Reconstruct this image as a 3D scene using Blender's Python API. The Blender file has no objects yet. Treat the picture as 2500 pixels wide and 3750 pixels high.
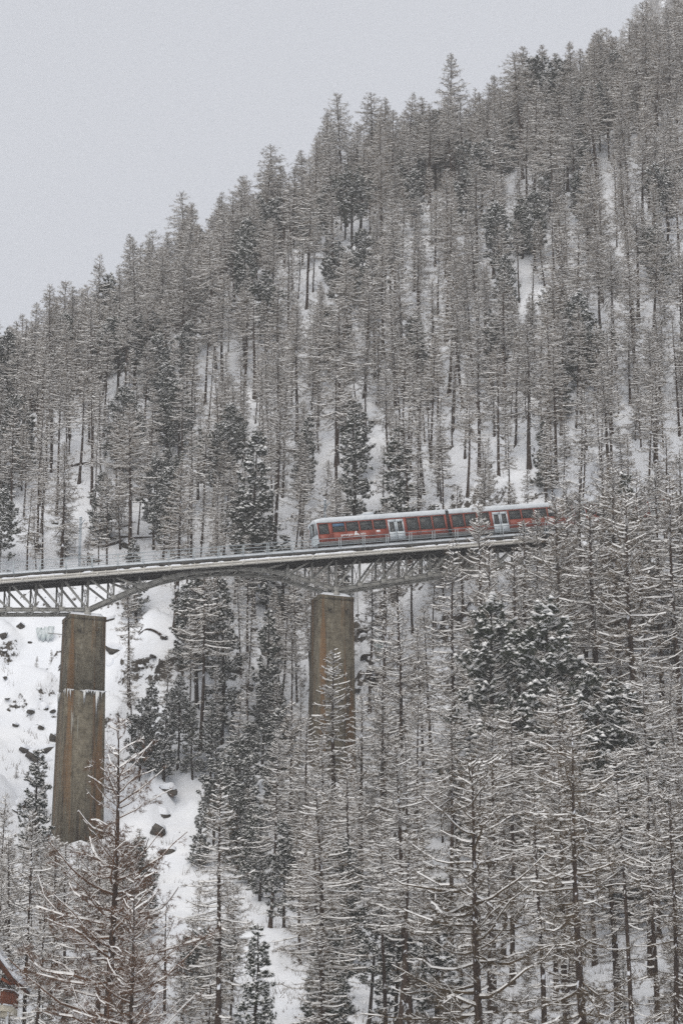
import bpy, bmesh, math, random
import numpy as np
from mathutils import Vector, Matrix, noise as mnoise

# ------------------------------------------------------------------ camera, sky, sun, exposure
scene = bpy.context.scene
COL = scene.collection
rng = np.random.default_rng(11)
random.seed(11)

FPX = 9000.0
PITCH = math.radians(17)
CAM = np.array([0.0, 0.0, 2.0])
FW = np.array([0, math.cos(PITCH), math.sin(PITCH)])
RT = np.array([1.0, 0, 0])
UP = np.array([0, -math.sin(PITCH), math.cos(PITCH)])

cam_data = bpy.data.cameras.new("camera")
cam_data.sensor_fit = 'VERTICAL'
cam_data.sensor_height = 36.0
cam_data.sensor_width = 24.0
cam_data.lens = FPX / 3750 * 36
cam_data.clip_start = 0.5
cam_data.clip_end = 20000
cam = bpy.data.objects.new("camera", cam_data)
COL.objects.link(cam)
cam.location = CAM
cam.rotation_euler = (math.pi / 2 + PITCH, 0, 0)
scene.camera = cam

SUN_EL, SUN_AZ = math.radians(50), math.radians(200)     # high, behind the camera's left shoulder, veiled by cloud
world = bpy.data.worlds.new("World")
scene.world = world
world.use_nodes = True
wn, wl = world.node_tree.nodes, world.node_tree.links
wn.clear()
w_out = wn.new('ShaderNodeOutputWorld')
w_bg = wn.new('ShaderNodeBackground')
w_sky = wn.new('ShaderNodeTexSky')
w_sky.sky_type = 'NISHITA'
w_sky.sun_disc = False
w_sky.sun_elevation = SUN_EL
w_sky.sun_rotation = SUN_AZ
w_mul = wn.new('ShaderNodeVectorMath'); w_mul.operation = 'SCALE'; w_mul.inputs['Scale'].default_value = 0.1
w_mix = wn.new('ShaderNodeMix'); w_mix.data_type = 'RGBA'
w_mix.inputs['Factor'].default_value = 0.93              # closed cloud cover over the clear sky
w_mix.inputs['B'].default_value = (0.47, 0.486, 0.522, 1)
wl.new(w_sky.outputs[0], w_mul.inputs[0])
wl.new(w_mul.outputs[0], w_mix.inputs['A'])
wl.new(w_mix.outputs['Result'], w_bg.inputs['Color'])
w_bg.inputs['Strength'].default_value = 1.0
wl.new(w_bg.outputs[0], w_out.inputs['Surface'])

sun_data = bpy.data.lights.new("sun", 'SUN')
sun_data.energy = 1.5
sun_data.angle = math.radians(60)
sun_data.color = (1.0, 0.93, 0.83)
sun = bpy.data.objects.new("sun", sun_data)
COL.objects.link(sun)
sd = Vector((math.sin(SUN_AZ) * math.cos(SUN_EL), math.cos(SUN_AZ) * math.cos(SUN_EL), math.sin(SUN_EL)))
sun.rotation_euler = sd.to_track_quat('Z', 'Y').to_euler()
sun.location = (0, 0, 400)

scene.view_settings.view_transform = 'Standard'
scene.view_settings.look = 'None'
scene.view_settings.exposure = 0.36
scene.view_settings.gamma = 1.0
scene.view_settings.use_curve_mapping = False
cy = scene.cycles
cy.max_bounces = 6
cy.diffuse_bounces = 3
cy.glossy_bounces = 2
cy.transmission_bounces = 4
cy.transparent_max_bounces = 8
cy.volume_bounces = 1
cy.use_denoising = False
cy.sample_clamp_indirect = 5.0

# ------------------------------------------------------------------ helpers
def P3(px, py, d):
    """point seen at photograph position (px, py) at depth d"""
    return CAM + d * (FW + (px - 1250) / FPX * RT + (1875 - py) / FPX * UP)

def proj(w):
    v = np.asarray(w, float) - CAM
    d = v @ FW
    return 1250 + FPX * (v @ RT) / d, 1875 - FPX * (v @ UP) / d, d

def smooth(a, b, x):
    t = np.clip((x - a) / (b - a), 0, 1)
    return t * t * (3 - 2 * t)

def tag(o, label=None, cat=None, group=None, kind=None):
    if label: o['label'] = label
    if cat: o['category'] = cat
    if group: o['group'] = group
    if kind: o['kind'] = kind
    return o

def empty(name, loc=(0, 0, 0), rot=(0, 0, 0), parent=None):
    o = bpy.data.objects.new(name, None)
    o.empty_display_size = 0.3
    COL.objects.link(o)
    o.location = loc
    o.rotation_euler = rot
    o.parent = parent
    return o

def link(name, me, parent=None, loc=None):
    o = bpy.data.objects.new(name, me)
    COL.objects.link(o)
    o.parent = parent
    if loc is not None: o.location = loc
    return o

class Geo:
    """collects vertices, quads, triangles with a material index"""
    def __init__(s):
        s.V = []; s.n = 0; s.F = {3: [], 4: []}; s.M = {3: [], 4: []}
    def add(s, V, F, m=0):
        V = np.asarray(V, float).reshape(-1, 3); F = np.asarray(F, int)
        if len(F) == 0: return
        k = F.shape[1]
        s.V.append(V); s.F[k].append(F + s.n); s.M[k].append(np.full(len(F), m)); s.n += len(V)
    def mesh(s, name, mats, smooth_shade=False):
        V = np.concatenate(s.V)
        me = bpy.data.meshes.new(name)
        me.vertices.add(len(V)); me.vertices.foreach_set('co', V.astype(np.float32).ravel())
        idx, st, mi, pos = [], [], [], 0
        for k in (3, 4):
            if s.F[k]:
                F = np.concatenate(s.F[k]); idx.append(F.ravel())
                st.append(pos + k * np.arange(len(F))); pos += k * len(F); mi.append(np.concatenate(s.M[k]))
        idx = np.concatenate(idx); st = np.concatenate(st); mi = np.concatenate(mi)
        me.loops.add(len(idx)); me.loops.foreach_set('vertex_index', idx.astype(np.int32))
        me.polygons.add(len(st)); me.polygons.foreach_set('loop_start', st.astype(np.int32))
        me.polygons.foreach_set('material_index', mi.astype(np.int32))
        if smooth_shade: me.polygons.foreach_set('use_smooth', np.ones(len(st), bool))
        me.update(calc_edges=True)
        for m in (mats if isinstance(mats, (list, tuple)) else [mats]): me.materials.append(m)
        return me
    # -- shapes
    def box(s, c, d, m=0, R=None):
        c = np.asarray(c, float); h = np.asarray(d, float) / 2
        V = np.array([[x, y, z] for x in (-1, 1) for y in (-1, 1) for z in (-1, 1)], float) * h
        if R is not None: V = V @ np.asarray(R).T
        s.add(V + c, [[0, 1, 3, 2], [4, 6, 7, 5], [0, 4, 5, 1], [2, 3, 7, 6], [0, 2, 6, 4], [1, 5, 7, 3]], m)
    def beam(s, a, b, w, h, m=0, up=(0, 0, 1)):
        a = np.asarray(a, float); b = np.asarray(b, float); t = b - a; L = np.linalg.norm(t); t = t / L
        sd_ = np.cross(t, up); sd_ /= np.linalg.norm(sd_); u_ = np.cross(sd_, t)
        s.box((a + b) / 2, (L, w, h), m, np.stack([t, sd_, u_], 1))
    def ibeam(s, a, b, w, h, tf=0.03, m=0, up=(0, 0, 1)):
        a = np.asarray(a, float); b = np.asarray(b, float); t = b - a; t = t / np.linalg.norm(t)
        sd_ = np.cross(t, up); sd_ /= np.linalg.norm(sd_); u_ = np.cross(sd_, t)
        s.beam(a, b, 0.02 if w > 0.05 else w, h - 2 * tf, m, up)
        for q in (-1, 1):
            o = u_ * q * (h / 2 - tf / 2)
            s.beam(a + o, b + o, w, tf, m, up)
    def hull_prism(s, ring, a, b, m=0):
        """ring (k,2) swept from frame a to b; frames = (origin, ex, ey)"""
        k = len(ring); V = []
        for (o, ex, ey) in (a, b):
            V += [np.asarray(o) + np.asarray(ex) * p[0] + np.asarray(ey) * p[1] for p in ring]
        F = [[i, (i + 1) % k, k + (i + 1) % k, k + i] for i in range(k)]
        s.add(V, F, m)
        for off in (0, k):
            c = np.mean(np.array(V[off:off + k]), 0)
            s.add(V[off:off + k] + [c], [[i, (i + 1) % k, k] for i in range(k)], m)

def frames(P):
    T = np.gradient(P, axis=1)
    T /= np.linalg.norm(T, axis=2, keepdims=True) + 1e-9
    S = np.cross(T, np.array([0, 0, 1.0]))
    n = np.linalg.norm(S, axis=2, keepdims=True)
    S = np.where(n < 0.05, np.array([1.0, 0, 0]), S / np.maximum(n, 1e-6))
    S /= np.linalg.norm(S, axis=2, keepdims=True)
    return T, S, np.cross(S, T)

def tubes(P, R, sides=3):
    N, K, _ = P.shape
    T, S, Un = frames(P)
    V = np.empty((N, K, sides, 3))
    for j in range(sides):
        a = 2 * math.pi * j / sides - math.pi / 2
        V[:, :, j] = P + R[..., None] * (math.cos(a) * S + math.sin(a) * Un)
    b = (np.arange(N) * K * sides)[:, None, None]
    k = (np.arange(K - 1) * sides)[None, :, None]
    j = np.arange(sides)[None, None, :]; j2 = (j + 1) % sides
    F = np.stack([b + k + j, b + k + j2, b + k + sides + j2, b + k + sides + j], -1).reshape(-1, 4)
    return V.reshape(-1, 3), F

def caps(P, W, H, R, keep=None):
    """roof-shaped snow lying along the top of polylines"""
    N, K, _ = P.shape
    T, S, Un = frames(P)
    Z = np.array([0, 0, 1.0])
    V = np.stack([P - S * W[..., None] / 2 + Z * (R * 0.15)[..., None], P + Z * (R + H)[..., None],
                  P + S * W[..., None] / 2 + Z * (R * 0.15)[..., None]], 2)
    b = (np.arange(N) * K * 3)[:, None, None]
    k = (np.arange(K - 1) * 3)[None, :, None]
    j = np.arange(2)[None, None, :]
    F = np.stack([b + k + j, b + k + j + 1, b + k + 3 + j + 1, b + k + 3 + j], -1)
    if keep is not None: F = F[keep]
    return V.reshape(-1, 3), F.reshape(-1, 4)

def noise_at(x, y, z=0.0, oct_=4):
    return mnoise.fractal(Vector((x, y, z)), 1.0, 2.0, oct_)

# ------------------------------------------------------------------ materials
def mat(name, base, rough=0.8, var=None, scale=3.0, detail=4.0, bump=0.0, bump_scale=20.0, spec=0.3, metallic=0.0,
        stretch=(1, 1, 1), coords='Object', lo=0.35, hi=0.65):
    m = bpy.data.materials.new(name); m.use_nodes = True
    nt = m.node_tree; b = nt.nodes['Principled BSDF']
    b.inputs['Base Color'].default_value = (*base, 1)
    b.inputs['Roughness'].default_value = rough
    b.inputs['Specular IOR Level'].default_value = spec
    b.inputs['Metallic'].default_value = metallic
    if var or bump:
        tc = nt.nodes.new('ShaderNodeTexCoord'); mp = nt.nodes.new('ShaderNodeMapping')
        mp.inputs['Scale'].default_value = stretch
        nt.links.new(tc.outputs[coords], mp.inputs['Vector'])
    if var:
        n = nt.nodes.new('ShaderNodeTexNoise'); n.inputs['Scale'].default_value = scale; n.inputs['Detail'].default_value = detail
        nt.links.new(mp.outputs[0], n.inputs['Vector'])
        r = nt.nodes.new('ShaderNodeValToRGB')
        r.color_ramp.elements[0].position = lo; r.color_ramp.elements[0].color = (*base, 1)
        r.color_ramp.elements[1].position = hi; r.color_ramp.elements[1].color = (*var, 1)
        nt.links.new(n.outputs['Fac'], r.inputs[0]); nt.links.new(r.outputs[0], b.inputs['Base Color'])
    if bump:
        n2 = nt.nodes.new('ShaderNodeTexNoise'); n2.inputs['Scale'].default_value = bump_scale; n2.inputs['Detail'].default_value = 5
        nt.links.new(mp.outputs[0], n2.inputs['Vector'])
        bp = nt.nodes.new('ShaderNodeBump'); bp.inputs['Strength'].default_value = bump
        nt.links.new(n2.outputs['Fac'], bp.inputs['Height']); nt.links.new(bp.outputs[0], b.inputs['Normal'])
    return m

def mixrgb(nt, fac, a, b):
    x = nt.nodes.new('ShaderNodeMix'); x.data_type = 'RGBA'
    for k, v in (('Factor', fac), ('A', a), ('B', b)):
        if hasattr(v, 'is_linked'): nt.links.new(v, x.inputs[k])
        elif k == 'Factor': x.inputs[k].default_value = v
        else: x.inputs[k].default_value = (*v, 1)
    return x.outputs['Result']

def ramp(nt, src, p0, p1, c0=(0, 0, 0), c1=(1, 1, 1)):
    r = nt.nodes.new('ShaderNodeValToRGB')
    r.color_ramp.elements[0].position = p0; r.color_ramp.elements[0].color = (*c0, 1)
    r.color_ramp.elements[1].position = p1; r.color_ramp.elements[1].color = (*c1, 1)
    nt.links.new(src, r.inputs[0])
    return r.outputs[0]

def noise_node(nt, scale, detail=4, stretch=(1, 1, 1), coords='Object', rough=0.5):
    tc = nt.nodes.new('ShaderNodeTexCoord'); mp = nt.nodes.new('ShaderNodeMapping'); mp.inputs['Scale'].default_value = stretch
    nt.links.new(tc.outputs[coords], mp.inputs['Vector'])
    n = nt.nodes.new('ShaderNodeTexNoise'); n.inputs['Scale'].default_value = scale; n.inputs['Detail'].default_value = detail
    n.inputs['Roughness'].default_value = rough
    nt.links.new(mp.outputs[0], n.inputs['Vector'])
    return n.outputs['Fac']

M = {}
M['snow'] = mat('snow', (0.86, 0.88, 0.92), 0.9, (0.80, 0.83, 0.88), 1.5, 4, 0.15, 8.0, 0.1)
M['branch_snow'] = mat('branch_snow', (0.90, 0.895, 0.885), 0.95, spec=0.05)

def random_tint(m, lo, hi):
    """each tree a little lighter or darker, by object"""
    nt = m.node_tree; b = nt.nodes['Principled BSDF']
    oi = nt.nodes.new('ShaderNodeObjectInfo')
    mr = nt.nodes.new('ShaderNodeMapRange'); mr.inputs['To Min'].default_value = lo; mr.inputs['To Max'].default_value = hi
    nt.links.new(oi.outputs['Random'], mr.inputs['Value'])
    sc = nt.nodes.new('ShaderNodeVectorMath'); sc.operation = 'SCALE'
    nt.links.new(mr.outputs[0], sc.inputs['Scale'])
    inp = b.inputs['Base Color']
    if inp.is_linked:
        src = inp.links[0].from_socket; nt.links.new(src, sc.inputs[0])
    else: sc.inputs[0].default_value = inp.default_value[:3]
    nt.links.new(sc.outputs[0], inp)
    return m

def bark_material(name, c0, c1, snow=0.62):
    m = mat(name, c0, 0.9, c1, 6.0, 5, 0.5, 14.0, 0.1, stretch=(1, 1, 0.25))
    nt = m.node_tree; b = nt.nodes['Principled BSDF']
    src = b.inputs['Base Color'].links[0].from_socket
    f = ramp(nt, noise_node(nt, 2.6, 4, (1, 1, 0.6)), snow, snow + 0.05)      # snow blown into the bark
    nt.links.new(mixrgb(nt, f, src, (0.82, 0.84, 0.88)), b.inputs['Base Color'])
    return m

M['bark'] = bark_material('larch_bark', (0.034, 0.025, 0.020), (0.072, 0.051, 0.040))
M['pine_bark'] = bark_material('pine_bark', (0.026, 0.021, 0.018), (0.056, 0.043, 0.035))
M['twig'] = random_tint(mat('larch_twig', (0.088, 0.067, 0.044), 0.9, (0.140, 0.102, 0.065), 1.2, 2, spec=0.1), 0.75, 1.3)
M['twig_red'] = mat('larch_twig_reddish', (0.105, 0.062, 0.040), 0.9, (0.155, 0.088, 0.054), 1.2, 2, spec=0.1)
M['needle'] = random_tint(mat('pine_needle', (0.028, 0.034, 0.023), 0.7, (0.052, 0.059, 0.040), 1.6, 3, spec=0.2), 0.8, 1.4)
M['rock'] = mat('rock', (0.035, 0.031, 0.027), 0.9, (0.11, 0.098, 0.084), 1.4, 6, 0.8, 5.0, 0.2)

def ground_material():
    m = bpy.data.materials.new('snowy_mountainside'); m.use_nodes = True
    nt = m.node_tree; b = nt.nodes['Principled BSDF']
    b.inputs['Roughness'].default_value = 0.9; b.inputs['Specular IOR Level'].default_value = 0.1
    g = nt.nodes.new('ShaderNodeNewGeometry'); sx = nt.nodes.new('ShaderNodeSeparateXYZ')
    nt.links.new(g.outputs['Normal'], sx.inputs[0])
    n1 = noise_node(nt, 0.8, 7, rough=0.7)
    mul = nt.nodes.new('ShaderNodeMath'); mul.operation = 'MULTIPLY_ADD'
    nt.links.new(n1, mul.inputs[0]); mul.inputs[1].default_value = 0.75; mul.inputs[2].default_value = -0.375
    add = nt.nodes.new('ShaderNodeMath'); add.operation = 'ADD'
    nt.links.new(sx.outputs['Z'], add.inputs[0]); nt.links.new(mul.outputs[0], add.inputs[1])
    f = ramp(nt, add.outputs[0], 0.43, 0.47)                                    # snow does not lie on the steepest rock
    rockc = ramp(nt, noise_node(nt, 0.9, 6), 0.35, 0.7, (0.040, 0.035, 0.030), (0.12, 0.105, 0.09))
    snowc = ramp(nt, noise_node(nt, 0.25, 5), 0.3, 0.7, (0.82, 0.85, 0.90), (0.88, 0.90, 0.93))
    lit = ramp(nt, noise_node(nt, 3.2, 5, rough=0.7), 0.66, 0.71)                # needle litter and grass tips
    snowc = mixrgb(nt, lit, snowc, (0.34, 0.31, 0.27))
    nt.links.new(mixrgb(nt, f, rockc, snowc), b.inputs['Base Color'])
    bp = nt.nodes.new('ShaderNodeBump'); bp.inputs['Strength'].default_value = 0.35; bp.inputs['Distance'].default_value = 0.4
    nt.links.new(noise_node(nt, 0.9, 6), bp.inputs['Height']); nt.links.new(bp.outputs[0], b.inputs['Normal'])
    return m
M['ground'] = ground_material()

def concrete_material():
    m = bpy.data.materials.new('weathered_pier_concrete'); m.use_nodes = True
    nt = m.node_tree; b = nt.nodes['Principled BSDF']; b.inputs['Roughness'].default_value = 0.9
    b.inputs['Specular IOR Level'].default_value = 0.2
    c = ramp(nt, noise_node(nt, 1.3, 9, rough=0.78), 0.36, 0.64, (0.068, 0.058, 0.041), (0.225, 0.200, 0.150))
    st = noise_node(nt, 1.25, 6, (1, 1, 0.045), rough=0.66)                        # runs of water down the faces
    c = mixrgb(nt, ramp(nt, st, 0.50, 0.62), c, (0.042, 0.034, 0.026))
    ru = noise_node(nt, 0.95, 5, (1.2, 1.2, 0.05), rough=0.6)
    ru2 = nt.nodes.new('ShaderNodeMath'); ru2.operation = 'MULTIPLY'
    nt.links.new(ramp(nt, ru, 0.51, 0.60), ru2.inputs[0]); ru2.inputs[1].default_value = 0.75
    c = mixrgb(nt, ru2.outputs[0], c, (0.20, 0.115, 0.055))                      # rust
    wh = noise_node(nt, 3.2, 3, (1, 1, 0.05))
    wh2 = nt.nodes.new('ShaderNodeMath'); wh2.operation = 'MULTIPLY'
    nt.links.new(ramp(nt, wh, 0.66, 0.72), wh2.inputs[0]); wh2.inputs[1].default_value = 0.65
    c = mixrgb(nt, wh2.outputs[0], c, (0.36, 0.37, 0.34))                        # lime
    tc = nt.nodes.new('ShaderNodeTexCoord'); wv = nt.nodes.new('ShaderNodeTexWave')
    wv.bands_direction = 'Z'; wv.inputs['Scale'].default_value = 0.55; wv.inputs['Distortion'].default_value = 0.6
    nt.links.new(tc.outputs['Object'], wv.inputs['Vector'])
    jn = nt.nodes.new('ShaderNodeMath'); jn.operation = 'MULTIPLY'
    nt.links.new(ramp(nt, wv.outputs['Fac'], 0.93, 0.99), jn.inputs[0]); jn.inputs[1].default_value = 0.35
    c = mixrgb(nt, jn.outputs[0], c, (0.085, 0.075, 0.06))
    sp = ramp(nt, noise_node(nt, 2.4, 4, (1, 1, 2.2), rough=0.7), 0.715, 0.74)   # snow caught on the rough face
    c = mixrgb(nt, sp, c, (0.8, 0.82, 0.86))
    nt.links.new(c, b.inputs['Base Color'])
    bp = nt.nodes.new('ShaderNodeBump'); bp.inputs['Strength'].default_value = 0.5; bp.inputs['Distance'].default_value = 0.05
    nt.links.new(noise_node(nt, 7, 6), bp.inputs['Height']); nt.links.new(bp.outputs[0], b.inputs['Normal'])
    return m
M['concrete'] = concrete_material()

def steel_material(name, c0, c1):
    m = mat(name, c0, 0.65, c1, 1.1, 6, 0.0, spec=0.35, lo=0.3, hi=0.7)
    nt = m.node_tree; b = nt.nodes['Principled BSDF']; src = b.inputs['Base Color'].links[0].from_socket
    f = ramp(nt, noise_node(nt, 2.3, 6, rough=0.7), 0.62, 0.70)
    nt.links.new(mixrgb(nt, f, src, (0.15, 0.085, 0.05)), b.inputs['Base Color'])
    return m
M['steel'] = steel_material('weathered_steel', (0.34, 0.33, 0.30), (0.46, 0.45, 0.415))
M['deck_steel'] = mat('dark_deck_steel', (0.045, 0.043, 0.040), 0.8, (0.085, 0.08, 0.074), 1.5, 5)
M['galvanised'] = mat('galvanised_steel', (0.36, 0.40, 0.42), 0.45, (0.46, 0.50, 0.52), 3.0, 3, metallic=0.3)
M['mast'] = mat('mast_paint', (0.17, 0.225, 0.27), 0.5, (0.22, 0.275, 0.32), 2.0, 3)
M['pipe'] = mat('pipe_cladding', (0.52, 0.50, 0.46), 0.5, (0.62, 0.60, 0.55), 0.8, 5)
M['rail'] = mat('rail_steel', (0.17, 0.14, 0.12), 0.5, metallic=0.6)
M['red'] = mat('red_car_paint', (0.235, 0.048, 0.030), 0.45, (0.28, 0.064, 0.040), 0.7, 5, spec=0.4)
M['roof_grey'] = mat('frosted_roof', (0.56, 0.60, 0.63), 0.6, (0.68, 0.71, 0.74), 1.2, 5)
M['door_grey'] = mat('door_paint', (0.52, 0.57, 0.60), 0.45, (0.58, 0.63, 0.66), 1.0, 4)
M['skirt'] = mat('grey_skirt', (0.13, 0.14, 0.14), 0.6, (0.20, 0.21, 0.21), 2.0, 4)
M['black'] = mat('black_rubber', (0.018, 0.018, 0.019), 0.7)
M['frame'] = mat('window_rubber', (0.03, 0.03, 0.031), 0.6)
M['white_print'] = mat('white_print', (0.82, 0.82, 0.82), 0.6)
M['seat'] = mat('seat_cloth', (0.06, 0.075, 0.11), 0.9)
M['blind'] = mat('blue_blind', (0.10, 0.19, 0.30), 0.6)
M['yellow'] = mat('yellow_cloth', (0.45, 0.36, 0.05), 0.7)
M['interior'] = mat('car_interior', (0.42, 0.42, 0.40), 0.7)

def glass_material():
    m = bpy.data.materials.new('tinted_glass_painted_reflection'); m.use_nodes = True
    nt = m.node_tree; b = nt.nodes['Principled BSDF']; out = nt.nodes['Material Output']
    b.inputs['Base Color'].default_value = (0.15, 0.155, 0.155, 1); b.inputs['Roughness'].default_value = 0.08  # grey base colour paints in a hazy reflection of the snow slope
    tr = nt.nodes.new('ShaderNodeBsdfTransparent'); tr.inputs[0].default_value = (0.72, 0.75, 0.76, 1)
    mx = nt.nodes.new('ShaderNodeMixShader'); mx.inputs[0].default_value = 0.62
    nt.links.new(b.outputs[0], mx.inputs[1]); nt.links.new(tr.outputs[0], mx.inputs[2]); nt.links.new(mx.outputs[0], out.inputs[0])
    return m
M['glass'] = glass_material()
M['wood_red'] = mat('chalet_timber', (0.17, 0.052, 0.026), 0.7, (0.25, 0.08, 0.04), 5.0, 4, 0.3, 12, stretch=(1, 1, 0.2))
M['wood_dark'] = mat('chalet_dark_timber', (0.09, 0.04, 0.025), 0.8, (0.14, 0.06, 0.035), 4.0, 4, stretch=(0.2, 1, 1))
M['cream'] = mat('cream_render', (0.60, 0.55, 0.44), 0.9, (0.68, 0.63, 0.52), 2.5, 4, 0.2, 15)
M['white_post'] = mat('white_post_paint', (0.68, 0.70, 0.72), 0.6, (0.75, 0.77, 0.79), 2.0, 3)

def ice_material():
    m = mat('blue_ice', (0.55, 0.62, 0.62), 0.3, (0.76, 0.80, 0.81), 1.5, 4, 0.4, 4.0, 0.5)
    return m
M['ice'] = ice_material()
M['lime_ice'] = mat('white_icicle', (0.78, 0.80, 0.81), 0.3, (0.68, 0.69, 0.68), 4.0, 3)

# ------------------------------------------------------------------ terrain
YAW = math.radians(21)
BU = np.array([math.cos(YAW), math.sin(YAW), 0.0])          # along the viaduct, uphill
BN = np.array([-math.sin(YAW), math.cos(YAW), 0.0])         # across it, away from the camera
BO = P3(1230, 2155, 272)                                    # foot of the near truss on the upper pier
GRADE = 0.1775
def girder_z(s): return 3.2 + GRADE * s                     # underside of the deck girder above BO
def B(s, n, z): return BO + BU * s + BN * n + np.array([0, 0, z])

ctrl = []
def col(px, rows):
    for py, d in rows: ctrl.append(P3(px, py, d))
col(-500, [(4100, 172), (3400, 212), (2900, 240), (2500, 272), (2250, 296), (2050, 312), (1900, 324), (1700, 346), (1640, 385)])
col(100, [(4150, 172), (3480, 212), (3060, 258), (2700, 281), (2300, 299), (2050, 313), (1900, 324), (1600, 358), (1565, 400)])
col(650, [(3900, 160), (3450, 215), (3000, 256), (2650, 280), (2300, 297), (2050, 312), (1800, 330), (1400, 364), (1250, 384), (1215, 430)])
col(1200, [(3900, 170), (3450, 222), (2950, 260), (2600, 283), (2300, 296), (2000, 310), (1700, 331), (1300, 365), (900, 402), (850, 440)])
col(1750, [(3950, 160), (3450, 212), (2950, 249), (2500, 274), (2200, 287), (1880, 299), (1700, 315), (1300, 346), (900, 380), (740, 398), (690, 445)])
col(2400, [(3950, 155), (3450, 200), (2950, 236), (2500, 262), (2200, 277), (1980, 289), (1700, 308), (1300, 335), (900, 366), (600, 394), (490, 407), (440, 445), (410, 490)])
col(3100, [(3950, 150), (3450, 190), (2950, 226), (2500, 252), (2200, 268), (1950, 285), (1700, 300), (1300, 326), (900, 356), (500, 390), (260, 420), (180, 455), (140, 490)])
for s in (30, 36, 42, 50, 60): ctrl.append(B(s, 1.2, girder_z(s) + 0.7))
ctrl.append(B(-60, 1.2, girder_z(-60) + 0.5)); ctrl.append(B(-68, 1.2, girder_z(-68) + 0.6)); ctrl.append(B(-60, 14, girder_z(-60) + 9))
ctrl.append(B(-60, -12, girder_z(-60) - 7))
for x in (-120, -60, 0, 60, 120): ctrl.append(np.array([x, 40.0, -1.0])); ctrl.append(np.array([x, 100.0, 2.0])); ctrl.append(np.array([x, -40, -2.0]))
for x in (-140, -100): 
    for y, z in ((180, 18), (250, 62), (300, 100), (350, 125), (420, 140)): ctrl.append(np.array([x, y, z], float))
for x in (150, 110):
    for y, z in ((180, 26), (250, 76), (300, 122), (350, 162), (420, 204), (480, 220)): ctrl.append(np.array([x, y, z], float))
for x, y, z in ((-120, 520, 140), (-40, 520, 152), (20, 520, 180), (70, 520, 212), (130, 540, 240), (0, 620, 165), (-100, 640, 130)): ctrl.append(np.array([x, y, z], float))
ctrl = np.array(ctrl)

def tps_fit(X, z, lam=0.6):
    n = len(X); d = np.linalg.norm(X[:, None] - X[None], axis=2)
    K = np.where(d > 0, d * d * np.log(d + 1e-12), 0) / 1e4 + lam * np.eye(n) * 1e-2
    Pm = np.c_[np.ones(n), X / 100]
    A = np.block([[K, Pm], [Pm.T, np.zeros((3, 3))]])
    return np.linalg.solve(A, np.r_[z, np.zeros(3)])
tps_w = tps_fit(ctrl[:, :2], ctrl[:, 2])
def tps_eval(X):
    out = np.empty(len(X))
    for i in range(0, len(X), 20000):
        q = X[i:i + 20000]; d = np.linalg.norm(q[:, None] - ctrl[None, :, :2], axis=2)
        out[i:i + 20000] = (np.where(d > 0, d * d * np.log(d + 1e-12), 0) / 1e4) @ tps_w[:-3] + np.c_[np.ones(len(q)), q / 100] @ tps_w[-3:]
    return out

gx = np.r_[-1500, -1100, -800, -600, -450, -340, -260, -200, -160, -130, -110, np.arange(-95, -72, 3.0), np.arange(-70, 86, 0.9), np.arange(88, 112, 3.0),
           130, 160, 200, 260, 340, 450, 600, 800, 1100, 1500]
gy = np.r_[-500, -350, -250, -180, -120, -80, -50, -20, 0, 20, 40, 60, 75, 90, 100, np.arange(108, 150, 2.0), np.arange(150, 425, 0.75), np.arange(426, 480, 3.0), np.arange(484, 560, 8.0),
           570, 600, 650, 720, 800, 900, 1000, 1120, 1250, 1400, 1700, 2100]
GX, GY = np.meshgrid(gx, gy, indexing='ij')
flat = np.c_[GX.ravel(), GY.ravel()]
inner = np.c_[np.clip(flat[:, 0], -150, 160), np.clip(flat[:, 1], -60, 560)]
z = tps_eval(inner)
dx = flat[:, 0] - inner[:, 0]; dy = flat[:, 1] - inner[:, 1]
far_up = np.where(dy > 0, dy, 0)
z = z + np.where(dx > 0, dx * 0.10, dx * 0.05) * smooth(80, 300, flat[:, 1])
# a farther spur behind the crest, rising to the right
spur = 770 * np.exp(-((flat[:, 0] - 330) / 320) ** 2) * smooth(1000, 1600, flat[:, 1]) * (1 - 0.4 * smooth(1700, 2100, flat[:, 1]))
z = z + spur - far_up * 0.02 * smooth(0, 400, far_up)
Z = z.reshape(GX.shape)
inn = (GX > -96) & (GX < 112) & (GY > 105) & (GY < 480)
nz = np.zeros_like(Z)
tr_off = (np.stack([GX, GY, np.zeros_like(GX)], -1) - BO)
tr_s = tr_off @ BU; tr_n = tr_off @ BN
for i, j in zip(*np.where(inn)):
    x, y = gx[i], gy[j]; zz = Z[i, j]
    a = mnoise.fractal(Vector((x * 0.045, y * 0.045, 0.3)), 1.0, 2.0, 4)
    b = mnoise.noise(Vector((x * 0.16, zz * 0.13 + y * 0.05, 4.1))) + 0.5 * mnoise.noise(Vector((x * 0.33, zz * 0.3, 9.1)))
    c = mnoise.fractal(Vector((x * 0.3, y * 0.3, 2.3)), 1.0, 2.0, 3)
    ledge = min(max((b - 0.12) / 0.16, 0.0), 1.0)
    rocky = min(max(mnoise.noise(Vector((x * 0.030, y * 0.030, 7.7))) * 1.8 + 0.45, 0.0), 1.0)
    nz[i, j] = 1.3 * a + 1.9 * ledge * rocky + 0.36 * c
Z = Z + nz
# the railway bench uphill of the viaduct and the abutment at its lower end
bench = smooth(27, 30, tr_s) * (1 - smooth(70, 80, tr_s)) + smooth(57, 59, -tr_s) * (1 - smooth(75, 85, -tr_s))
lev = BO[2] + girder_z(tr_s) + 0.95
cut = np.abs(tr_n - 1.15)
target = np.where(cut < 3.2, lev, np.where(tr_n > 1.15, np.minimum(Z, lev + (cut - 3.2) * 1.3), np.maximum(np.minimum(Z, lev), lev - (cut - 3.2) * 1.2)))
near_b = bench * (1 - smooth(8, 14, cut))
Z = Z * (1 - near_b) + target * near_b
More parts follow.
